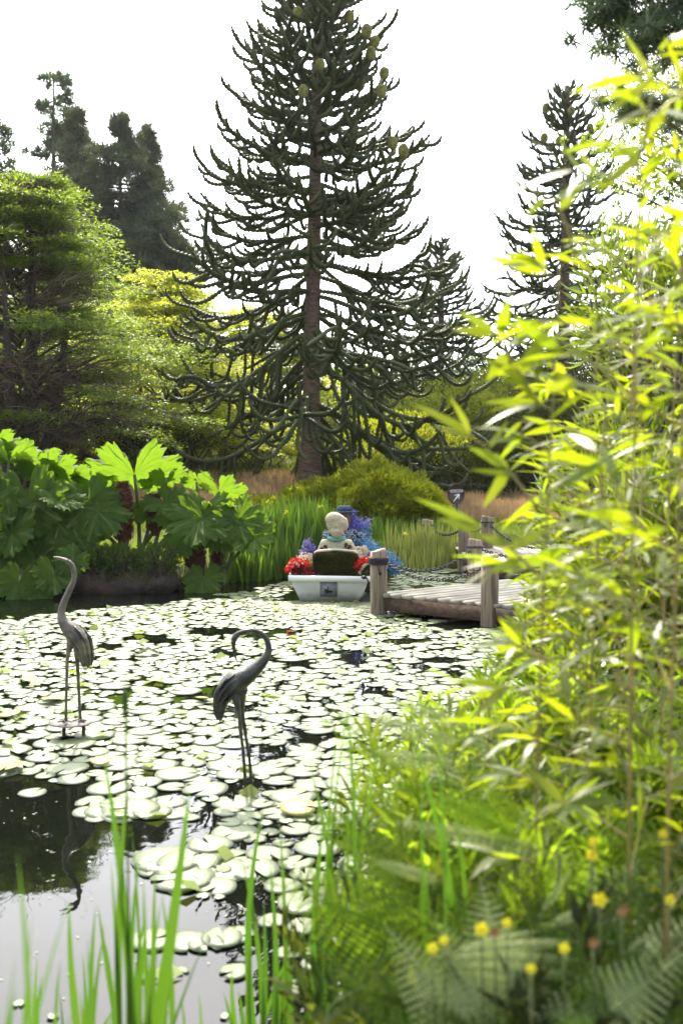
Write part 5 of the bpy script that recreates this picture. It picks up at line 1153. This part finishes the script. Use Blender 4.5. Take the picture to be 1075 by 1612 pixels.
iris('iris clump with upright blades at bottom centre', 2.75, [(412, 1275, 408, 14), (440, 1290, 455, 9), (380, 1350, 412, 10), (425, 1350, 430, 11), (395, 1480, 400, 12), (365, 1515, 385, 10), (445, 1440, 440, 11), (460, 1500, 470, 9), (375, 1560, 382, 12), (430, 1480, 425, 14), (415, 1420, 405, 12), (352, 1560, 370, 9)])
iris('tall iris clump against the ferns right of centre', 2.55, [(484, 1190, 560, 12), (508, 1285, 515, 18), (520, 1320, 520, 20), (490, 1380, 505, 12), (545, 1330, 540, 14), (550, 1400, 555, 14), (560, 1450, 545, 16), (475, 1420, 495, 10), (500, 1440, 512, 14), (535, 1440, 530, 16), (575, 1460, 570, 14), (590, 1420, 585, 12)])
iris('single iris stalk with a twisted green tip above the water', 2.7, [(552, 1075, 528, 6), (536, 1100, 532, 7), (545, 1090, 530, 9), (528, 1250, 535, 8)])
iris('thick dark blade leaning left in front of the ferns', 2.1, [(645, 1130, 730, 16), (668, 1180, 720, 12), (682, 1080, 690, 8), (700, 1180, 740, 12)])
iris('small blade group between the ferns and the deck', 3.6, [(765, 1040, 800, 9), (780, 1060, 815, 9), (740, 1100, 780, 9), (720, 1120, 760, 8), (800, 1080, 820, 9)])
# single blurred stem with bud near left
st = thing('reed_plant', 'thin stem with a green bud beside the tall leaning blade', 'plant', (at(198, 1500, 2.2).x, 2.2, .2)); b = MB(); a_ = at(205, 1500, 2.2); t_ = at(197, 1080, 2.2)
b.tube([(a_.x, 2.2, .1), tuple(at(200, 1250, 2.2)), tuple(t_)], .0025, 5); b.ell(at(197, 1105, 2.2), (.007, .007, .035), 8, 6); b.build('stem', M['iris'], st)

# ------------------------------------------------------------------ bamboo
def leaf_mesh(k, name='leaf', mat='bamboo'):
    g = np.random.default_rng(80 + k); n = 7; t = np.linspace(0, 1, n); w = .5 * np.interp(t, [0, .12, .35, .7, .9, 1], [.10, .7, 1, .62, .25, .01]); dr = g.uniform(.05, .35); V = []; tw = g.uniform(-.5, .5)
    for t_, w_ in zip(t, w):
        zz = -dr * t_ ** 2; a = tw * t_; V += [(-w_ * .13 * math.cos(a), t_, zz + .02 * w_ - w_ * .13 * math.sin(a)), (0, t_, zz), (w_ * .13 * math.cos(a), t_, zz + .02 * w_ + w_ * .13 * math.sin(a))]
    b = MB(); b.add(V, [(3 * i_ + j_, 3 * i_ + j_ + 1, 3 * i_ + j_ + 4, 3 * i_ + j_ + 3) for i_ in range(n - 1) for j_ in range(2)]); return b, b.mesh(name, M[mat], True)
LM = [leaf_mesh(k) for k in range(6)]
def bamboo(label, px, Y, top, lean=0.0, nleaf=110, Ls=.13, lo=.25, group='bamboo stems at the right', side=0.0, rad=.0045, wid=1.35, bl_=.3):
    p = at(px, 900, Y); gz = G(p.x, Y); zt = at(px, top, Y).z; H = zt - gz; base = Vector((p.x, Y, gz)); root = thing('bamboo', label, 'bamboo', base, group)
    P = spline([(p.x, Y, gz - .05), (p.x + lean * .25, Y + .02, gz + H * .5), (p.x + lean, Y - .03, gz + H)], 26); s = MB(); rr = np.linspace(rad, rad * .3, 26); rr[::3] *= 1.25; s.tube(P, rr, 7); s.build('stem', M['culm'], root, True)
    tw = MB(); cnt = 0; nn = max(6, int(H * (1 - lo) / .085))
    per = max(2, round(nleaf / nn))
    for k in range(nn):
        f = lo + (1 - lo) * (k + .5) / nn; i_ = min(int(f * 25), 24); o = P[i_] + (P[i_ + 1] - P[i_]) * (f * 25 - i_)
        a = rng.uniform(0, 6.283) if rng.uniform() > side else rng.normal(math.pi, .6)
        d = unit(np.array([math.cos(a), math.sin(a) * .7, rng.uniform(.35, 1.1)])); L = bl_ * rng.uniform(.5, 1.1) * (1.1 - .5 * f)
        Q = spline([o, o + d * L * .55, o + d * L + [0, 0, -.12 * L]], 6); tw = MB(); tw.tube(Q, [.0028, .0024, .002, .0018, .0015, .001], 4, cap=False); tw.build('twig', M['culm'], root)
        for m in range(per):
            s_ = 1 - .75 * (m / per); j_ = min(int(s_ * 5), 4); c = Q[j_] + (Q[j_ + 1] - Q[j_]) * (s_ * 5 - j_)
            td = unit(Q[min(j_ + 1, 5)] - Q[j_]); sd = np.cross(td, [0, 0, 1]) * (1 if m % 2 else -1)
            dd = unit(td + sd * rng.uniform(.3, 1.0) + rng.normal(0, .3, 3) + [0, 0, -.25]); l = Ls * rng.uniform(.6, 1.25)
            Mx = Matrix.Translation(Vector(c) - base) @ basis(dd, unit(np.array([0, 0, 1]) + rng.normal(0, .5, 3))) @ Matrix.Diagonal((l * wid, l, l, 1))
            inst('leaf', LM[rng.integers(6)][1], root, Mx); cnt += 1
    return root
BB = [(848, 2.15, 420, .03, 110, .115, .30, .4, 'nearest thin bamboo stem standing apart on the left with large bright leaves'),
      (1003, 2.0, 95, -.02, 95, .13, .22, .3, 'tallest near bamboo stem with two long leaves at its tip'),
      (1062, 1.9, 130, .02, 85, .13, .22, .3, 'near bamboo stem hugging the right edge'),
      (930, 2.5, 330, .05, 85, .12, .2, .3, 'bamboo stem between the nearest left stem and the tallest stem'),
      (975, 2.9, 260, .05, 95, .12, .2, .3, 'slightly farther bamboo stem below the dense monkey puzzle top'),
      (1045, 2.8, 210, .04, 95, .12, .2, .2, 'bamboo stem second from the right edge'),
      (905, 3.1, 560, .05, 120, .115, .15, .3, 'shorter bamboo stem just right of the nearest left one'),
      (1100, 2.4, 150, 0, 80, .13, .2, .6, 'bamboo stem leaning in from beyond the right edge'),
      (1010, 3.6, 420, .0, 140, .12, .12, .2, 'mid-distance bamboo stem in the thick of the clump'),
      (1080, 3.7, 380, .0, 130, .12, .12, .2, 'mid-distance bamboo stem at the right edge'),
      (950, 3.9, 620, .0, 140, .12, .1, .2, 'low leafy bamboo stem in front of the far walkway'),
      (945, 4.2, 700, .0, 130, .12, .1, .2, 'low leafy bamboo stem beside the jetty end'),
      (1040, 4.4, 640, .0, 130, .12, .1, .2, 'low bamboo stem behind the clump at right'),
      (850, 3.3, 1010, .0, 120, .11, .1, .3, 'short bright bamboo shoot in front of the jetty corner'),
      (925, 3.0, 900, .0, 130, .11, .1, .3, 'short bright bamboo shoot right of the jetty corner'),
      (1000, 2.7, 880, .0, 130, .11, .1, .3, 'short bamboo shoot low in the right middle'),
      (1060, 2.4, 900, .0, 120, .11, .1, .3, 'short bamboo shoot low at the right edge'),
      (770, 2.8, 1090, .0, 90, .10, .1, .4, 'lowest bamboo shoot leaning over the water')]
for (px, Y, top, ln, nl, Ls, lo, side, lab) in BB: bamboo(lab, px, Y, top, ln, nl, Ls, lo, side=side, bl_=.12 if px < 860 and top < 900 else (.22 if px < 900 else .3))
for (px, py, Y, r_, n, lab) in [(985, 860, 5.2, (.42, .45, .75), 1700, 'mass of narrow bright leaves behind the bamboo beside the far walkway'), (1075, 640, 5.6, (.45, .5, .9), 1500, 'mass of narrow bright leaves behind the bamboo at the right edge'), (960, 1040, 4.6, (.5, .5, .45), 2600, 'mass of narrow bright leaves low behind the bamboo'), (1060, 960, 4.4, (.4, .5, .7), 2400, 'mass of narrow bright leaves low at the right edge'), (1010, 520, 5.8, (.35, .4, .6), 800, 'mass of narrow bright leaves high behind the bamboo')]:
    shrub('bamboo_thicket', lab, 'bamboo', at(px, py, Y), r_, n, .12, .022, M['bamboo_far'], seed=px)
# broad yellow leaves reaching far left off the first stem
def reach(label, Y, pts, leaves):
    base = at(*pts[0], Y); root = thing('bamboo_shoot', label, 'bamboo', base, 'bamboo stems at the right'); s = MB(); s.tube(spline([tuple(at(x_, y_, Y)) for x_, y_ in pts], 10), np.linspace(.004, .0015, 10), 5); s.build('stem', M['culm'], root)
    for (x0, y0, x1, y1, w) in leaves:
        a_, c_ = at(x0, y0, Y), at(x1, y1, Y - .03); d = c_ - a_; l = d.length
        inst('leaf', LM[rng.integers(6)][1], root, Matrix.Translation(a_ - base) @ basis(d, Vector((.1, -.8, .6)) + Vector(rng.normal(0, .15, 3))) @ Matrix.Diagonal((w / FPX * Y / .13, l, l * .4, 1)))
reach('long sideways bamboo twig with three pointed leaves over the distant shrubs', 2.1, [(846, 800), (790, 730), (735, 680)], [(738, 682, 655, 630, 20), (740, 684, 715, 622, 18), (745, 690, 670, 665, 12), (800, 735, 742, 700, 22), (800, 738, 760, 800, 18), (812, 748, 738, 738, 14), (770, 705, 800, 660, 14)])
reach('upper sideways bamboo twig with yellow leaves against the sky', 2.1, [(850, 640), (800, 560), (775, 520)], [(778, 525, 712, 515, 22), (776, 520, 722, 490, 20), (785, 530, 800, 470, 22), (800, 555, 765, 600, 22), (820, 590, 870, 500, 26), (830, 600, 760, 560, 22), (835, 610, 790, 590, 18), (795, 545, 850, 520, 20)])
reach('bamboo twig with long yellow leaves beside the round sign', 1.9, [(845, 905), (800, 860), (755, 830)], [(757, 830, 655, 778, 16), (755, 832, 690, 815, 26), (800, 860, 745, 838, 18), (820, 880, 770, 900, 20), (800, 865, 860, 830, 22)])
reach('topmost bamboo twig with two long leaves against the sky at right', 2.0, [(1010, 240), (1020, 180), (1028, 135)], [(1030, 135, 980, 40, 20), (1022, 142, 950, 82, 14), (1018, 180, 975, 110, 10), (1010, 230, 950, 250, 18), (1012, 220, 1060, 150, 18), (1010, 240, 940, 300, 20), (1000, 260, 945, 190, 14)])
reach('bamboo twig with a pointed orange-tipped leaf before the dense monkey puzzle', 2.0, [(905, 400), (880, 330), (850, 300)], [(945, 240, 948, 185, 12), (940, 275, 905, 230, 22), (850, 305, 790, 270, 12), (870, 315, 945, 275, 24), (880, 330, 920, 280, 18), (860, 310, 825, 340, 14), (930, 270, 985, 285, 20)])

# ------------------------------------------------------------------ ferns and herbs in front
def frond_mesh(k, mat):
    g = np.random.default_rng(120 + k); n = 26; b = MB(); arch = g.uniform(.12, .38); R_ = []
    for i_ in range(n + 1):
        t = i_ / n; R_.append((0, t, arch * (t - t * t * 1.15)))
    R_ = np.array(R_); b.tube(R_, np.linspace(.008, .002, n + 1), 4, cap=False)
    for i_ in range(3, n):
        t = i_ / n; L = .23 * math.sin(math.pi * min(1, t * .92 + .10)) ** .8 * (1.15 - .55 * t) * 1.1
        for s in (-1, 1):
            d = unit(np.array([s, .28, -.12 + g.normal(0, .05)])); m = 9; u = (np.arange(m) + .5) / m; C = R_[i_] + d * (u * L)[:, None]; C[:, 2] -= .1 * L * u ** 2
            for s2 in (-1, 1):
                D = np.tile(unit(np.array([s * .45, s2 * 1.0, -.05])), (m, 1)); w = .030 * (1 - u * .75) * (L / .2)
                b.leaves(C, D, np.tile([0, 0, 1.0], (m, 1)) + g.normal(0, .15, (m, 3)), w * 1.0, L / m * 1.0, fold=.05)
    return b.mesh('frond', M[mat])
M['fern_shaded'] = mat_leaf('fern_shaded', (0.020, 0.050, 0.008), (0.05, 0.085, 0.012), (0.12, 0.26, 0.012), 0.4, 0.65, 0.12, 1.5, per_object=True)  # darker fern copy: shade under the bamboo put into the leaf colour
FD = [frond_mesh(k + 20, 'fern_shaded') for k in range(3)]
FM = [frond_mesh(k, 'fern') for k in range(4)]; FP = [frond_mesh(k + 9, 'fern_pale') for k in range(2)]
def fern(label, px, py, Y, n, L, pale=0, group='ferns in the near right corner', spread=1.0):
    L = L * 1.05; n = n + 2; px = px + (55 if px < 730 else 0)
    c = at(px, py, Y); gz = G(c.x, Y); base = Vector((c.x, Y, max(gz, c.z - L * .6))); root = thing('fern', label, 'fern', base, group)
    if c.z - base.z > -1 and base.z > gz + .03:
        s = MB(); s.tube([(base.x, base.y, gz - .05), (base.x + .02, base.y, (gz + base.z) / 2), tuple(base)], [.02, .015, .012], 6); s.build('stalk', M['stalk'], root)
    for k in range(n):
        a = k * 2 * math.pi / n + rng.normal(0, .3); el = rng.uniform(.25, .95); d = Vector((math.cos(a) * math.cos(el), math.sin(a) * math.cos(el), math.sin(el))); l = L * rng.uniform(.75, 1.15)
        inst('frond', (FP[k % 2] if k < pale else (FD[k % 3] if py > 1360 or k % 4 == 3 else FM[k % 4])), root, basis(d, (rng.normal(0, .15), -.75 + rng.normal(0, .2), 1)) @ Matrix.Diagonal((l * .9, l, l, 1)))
FN = [(640, 1180, 2.9, 8, .55, 4, 'pale lacy fern nearest the water, farthest left at the top'), (720, 1230, 2.6, 8, .5, 1, 'bright fern behind the pale lacy one'), (700, 1330, 2.2, 8, .5, 2, 'fern with one long pale frond pointing left'),
      (800, 1250, 2.7, 8, .5, 0, 'bright yellow-green fern below the low bamboo shoot'), (640, 1400, 2.3, 8, .45, 0, 'dark fern beside the tall iris clump'), (760, 1420, 2.0, 8, .45, 0, 'fern in the middle of the near corner'),
      (870, 1330, 2.3, 8, .5, 0, 'fern under the nearest bamboo stem'), (880, 1450, 1.9, 7, .42, 2, 'fern with a pale brownish upright frond'), (970, 1380, 2.2, 8, .5, 0, 'fern under the right bamboo stems'),
      (1040, 1300, 2.4, 8, .5, 0, 'fern at the right edge halfway up the corner'), (810, 1530, 1.7, 7, .36, 5, 'low fern with pale fronds spread flat near the bottom'), (640, 1520, 2.1, 8, .42, 0, 'shaded fern at the bottom beside the irises'),
      (950, 1540, 1.7, 7, .4, 0, 'dark fern in the lower right'), (1060, 1480, 1.8, 7, .4, 0, 'dark fern low at the right edge')]
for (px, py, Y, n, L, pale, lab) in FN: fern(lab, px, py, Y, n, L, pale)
def frond_at(root, x0, y0, x1, y1, Y, kind, w=1.0, dy=0.0):
    a_, c_ = at(x0, y0, Y), at(x1, y1, Y + dy); d = c_ - a_; l = d.length; me = (FP if kind else FM)[rng.integers(2)]
    inst('frond', me, root, Matrix.Translation(a_ - Vector(wloc(root))) @ basis(d, (rng.normal(0, .1), -.9, .8)) @ Matrix.Diagonal((l * w, l, l * .7, 1)))
for lab, bx_, by_, Y, fr in [('long pale fern frond arching left over the dark ferns', 870, 1400, 2.1, [(880, 1345, 595, 1290, 1, .28), (830, 1330, 650, 1240, 0, .5), (860, 1350, 740, 1210, 0, .5), (700, 1390, 570, 1350, 1, .4)]),
                             ('pale fern fanned out flat at the bottom near the yellow flowers', 850, 1580, 1.8, [(700, 1500, 925, 1480, 1, .24), (690, 1508, 935, 1512, 1, .24), (710, 1520, 945, 1540, 1, .24), (700, 1530, 900, 1570, 1, .26), (720, 1495, 860, 1462, 1, .26)]),
                             ('pale blurred fern hanging over the water left of the blade clump', 720, 1250, 2.8, [(740, 1175, 545, 1125, 1, .42), (730, 1205, 560, 1185, 1, .42), (745, 1150, 600, 1100, 1, .4), (730, 1240, 585, 1245, 0, .5)]),
                             ('fern with a pinkish upright frond below the nearest bamboo', 880, 1460, 1.95, [(850, 1440, 905, 1360, 1, .3), (840, 1470, 970, 1410, 1, .3), (860, 1480, 990, 1450, 0, .4), (830, 1450, 780, 1380, 0, .5)])]:
    c = at(bx_, by_, Y); root = thing('fern', lab, 'fern', (c.x, Y, G(c.x, Y)), 'ferns in the near right corner'); sm = MB(); sm.tube(spline([(c.x, Y, G(c.x, Y) - .02), (c.x, Y, (c.z + G(c.x, Y)) / 2), tuple(at(fr[0][0], fr[0][1], Y))], 8), .004, 5); sm.build('stalk', M['stalk'], root)
    for f_ in fr: frond_at(root, f_[0], f_[1], f_[2], f_[3], Y, f_[4], f_[5])
# leafy herbs
def herb(label, px, py, Y, H, n, L, W, mat='herb', flower=None, group='leafy herbs in the near right corner', spread=.22):
    c = at(px, py, Y); gz = G(c.x, Y); H = max(.25, c.z - gz); root = thing('leafy_herb', label, 'plant', (c.x, Y, gz), group)
    s = MB(); F = MB(); CC = []; DD = []
    ns = 12
    tops_ = []
    for k in range(ns):
        a = rng.uniform(0, 6.283); r = rng.uniform(.02, spread); top = np.array([c.x + math.cos(a) * r * 1.4, Y + math.sin(a) * r, gz + H * rng.uniform(.75, 1.05)]); b0_ = np.array([c.x + math.cos(a) * r * .4, Y + math.sin(a) * r * .4, gz - .02])
        P = spline([b0_, (b0_ + top) / 2 + rng.normal(0, .02, 3), top], 9); s.tube(P, np.linspace(.004, .0015, 9), 4, cap=False); tops_.append(top)
        m = n // ns; t = rng.uniform(.12, 1, m) ** .8 * 8; i_ = np.minimum(t.astype(int), 7); pt = P[i_] + (P[i_ + 1] - P[i_]) * (t - i_)[:, None]
        d = rdir(m); d[:, 2] = np.abs(d[:, 2]) * .6 + .45; CC.append(pt + d * .02); DD.append(d)
    CC = np.concatenate(CC); DD = np.concatenate(DD); m = len(CC)
    F.leaves(CC, DD, np.tile([0, 0, 1.0], (m, 1)) + rng.normal(0, .5, (m, 3)), L * rng.uniform(.6, 1.3, m), W * rng.uniform(.7, 1.2, m), fold=.08)
    s.build('stem', M['stalk'], root); tag(F.build('foliage', M[mat], root), kind='stuff')
    return root
kk = 0
HP = ['beside the water under the pale lacy fern', 'behind the first ferns', 'in front of the low bamboo shoot', 'right of the lowest bamboo shoot', 'under the nearest bamboo stem', 'between the fern fronds at mid height', 'in the dark gap right of the irises', 'below the long pale frond', 'near the yellow flowers', 'under the right bamboo stems', 'at the right edge above the dark fern', 'deep in the lower right corner', 'at the bottom edge right of centre', 'right of the low pale fern', 'above the low pale fern', 'at the right edge near the middle', 'beneath the jetty end bamboo', 'over the water beside the blades', 'in the right middle of the thicket', 'farther back below the bamboo clump', 'behind the fern at the right edge', 'at the left foot of the bamboo clump']
for (px, py, Y) in [(690, 1170, 3.0), (770, 1160, 3.2), (830, 1120, 3.4), (900, 1090, 3.3), (860, 1200, 2.7), (780, 1300, 2.4), (620, 1420, 2.6), (700, 1400, 2.3), (820, 1400, 2.1), (930, 1300, 2.4), (1030, 1380, 2.1), (980, 1490, 1.8), (700, 1560, 2.0), (900, 1560, 1.75), (800, 1470, 2.0), (1010, 1200, 2.7), (920, 1000, 3.8), (740, 1110, 3.6), (960, 1130, 3.1), (1040, 1080, 3.3), (1070, 1180, 2.8), (860, 1040, 3.9)]:
    herb('bright leafy herb ' + HP[kk], px, py, Y, .6, 1200 if py < 1280 else 500, .08 if kk % 3 else .10, .016 if kk % 3 else .022, ('herb' if kk % 2 else 'bamboo_far') if py < 1330 else ('shrub_d' if kk % 2 else 'shrub_g')); kk += 1  # low herbs get darker leaf colours, painting in the shade of the bamboo
def buttercup(px, py, Y, r, lab, mat='petal_yellow'):
    c = at(px, py, Y); gz = G(c.x, Y); root = thing('yellow_flower', lab, 'flower', (c.x, Y, gz), 'small yellow flowers in the near corner'); r = r * .8; s = MB(); s.tube(spline([(c.x + .03, Y + .02, gz), (c.x + .01, Y, (gz + c.z) / 2), tuple(c)], 8), .002, 4); s.build('stem', M['stalk'], root)
    for k in range(5):
        a = k * 1.2566; d = np.array([math.cos(a), -.35 + .2 * math.sin(a), math.sin(a) * .9]); b = MB(); b.leaves(np.array([c]), d[None], np.array([[0, -1, .3]]), r * 1.25, r * 1.25, fold=.12); b.build('petal', M[mat], root)
for (px, py, Y, r, lab) in [(757, 1462, 1.75, .016, 'yellow flower, largest of the pair at centre of the corner'), (797, 1452, 1.75, .011, 'small yellow flower right of the largest one'), (680, 1492, 1.75, .013, 'yellow flower left of the low pale fern'), (698, 1480, 1.76, .011, 'yellow flower touching its left neighbour'), (943, 1415, 1.8, .017, 'yellow flower right below the fern with brown frond'), (930, 1345, 1.85, .014, 'yellow flower pair lower bloom near the bamboo foot'), (932, 1325, 1.85, .011, 'yellow flower pair upper bloom near the bamboo foot'), (835, 1524, 1.6, .010, 'yellow flower resting over the low pale fern'), (1053, 1416, 1.8, .012, 'yellow flower near the right edge'), (1042, 1312, 1.9, .011, 'yellow flower highest near the right edge'), (887, 1492, 1.7, .012, 'yellow flower above the right end of the pale fern')]:
    buttercup(px, py, Y, r, lab)
for (px, py, Y, r, lab) in [(778, 1467, 1.74, .012, 'brown spent flower between the two central yellow flowers'), (933, 1483, 1.7, .011, 'brown spent flower right of the pale fern'), (978, 1432, 1.75, .012, 'brown spent flower by the right yellow flower')]:
    buttercup(px, py, Y, r, lab, 'petal_brown')

# ------------------------------------------------------------------ overhanging trees, top right
ov = thing('overhanging_tree', 'dark needled tree whose blurred boughs hang in at the top right corner', 'tree', (4.3, 6.5, G(4.3, 6.5)))
b = MB(); b.tube(spline([(4.3, 6.5, G(4.3, 6.5) - .1), (4.2, 6.4, 3), (4.3, 6.2, 7.5)], 14), np.linspace(.2, .08, 14), 9); b.build('trunk', M['bark'], ov, True)
def needles(root, nm, boughs, nl, L, W, mat, spread):
    br = MB(); C = []; 
    for (x0, y0, x1, y1, Y) in boughs:
        a_, c_ = np.array(at(x0, y0, Y)), np.array(at(x1, y1, Y)); P = spline([a_, (a_ + c_) / 2 + [0, 0, .1], c_], 12); br.tube(P, np.linspace(.018, .004, 12), 5)
        for k in range(26):
            i_ = rng.integers(1, 12); pt = P[i_]; d = unit(unit(c_ - a_) + rdir(1)[0] * .9) * rng.uniform(.05, spread); br.tube([pt, pt + d], [.004, .002], 3, cap=False)
            C.append(pt + d); C.append(pt + d * .6)
    br.build('branch', M['bark'], root); C = np.repeat(np.array(C), nl, 0); n = len(C); D = rdir(n); f = MB(); f.leaves(C + D * .01, D, rdir(n), L * rng.uniform(.6, 1.2, n), W, tri=(W < .012)); tag(f.build(nm, mat, root), kind='stuff')
needles(ov, 'crown', [(1180, -60, 960, 5, 5.5), (1180, 20, 965, 40, 5.6), (1200, 60, 985, 75, 5.8), (1200, -20, 1000, -5, 5.5), (1200, 90, 1040, 95, 6), (1200, -80, 1020, -40, 5.6), (1200, 40, 1050, 50, 5.3)], 34, .11, .009, M['needle_blue'], .28)
needles(ov, 'crown', [(1180, 250, 955, 150, 6.4), (1180, 200, 1000, 175, 6.5), (1150, 280, 960, 160, 6.6)], 26, .08, .008, M['needle_blue'], .14)
ov2 = thing('overhanging_tree', 'fine-leaved tree behind the topmost bamboo with airy green twigs', 'tree', (4.9, 9, G(4.9, 9)))
b = MB(); b.tube(spline([(4.9, 9, G(4.9, 9) - .1), (4.8, 9, 3), (4.6, 9, 6.5)], 14), np.linspace(.16, .05, 14), 9); b.build('trunk', M['bark'], ov2, True)
needles(ov2, 'crown', [(1160, 380, 945, 215, 8.5), (1160, 330, 985, 190, 8.5), (1160, 300, 1010, 150, 8.7), (1160, 420, 960, 290, 8.6), (1150, 250, 1030, 120, 8.6), (1160, 450, 980, 360, 8.6), (1160, 350, 1020, 260, 8.4), (1180, 480, 1000, 420, 8.4)], 16, .05, .022, M['spray'], .45)

# ------------------------------------------------------------------ thin summer haze
b = MB(); b.box((0, 270, 20), (790, 640, 46)); hz = b.build('haze', None); hz['kind'] = 'stuff'; hz['label'] = 'thin bright summer haze over the garden'
hm = bpy.data.materials.new('haze'); hm.use_nodes = True; hn = hm.node_tree; hn.nodes.clear(); ho = hn.nodes.new('ShaderNodeOutputMaterial'); hv = hn.nodes.new('ShaderNodeVolumePrincipled')
hv.inputs['Color'].default_value = (.95, .97, 1, 1); hv.inputs['Density'].default_value = .00022; hv.inputs['Anisotropy'].default_value = .3; hn.links.new(hv.outputs[0], ho.inputs['Volume'])
hz.data.materials.clear(); hz.data.materials.append(hm); hz.display_type = 'WIRE'
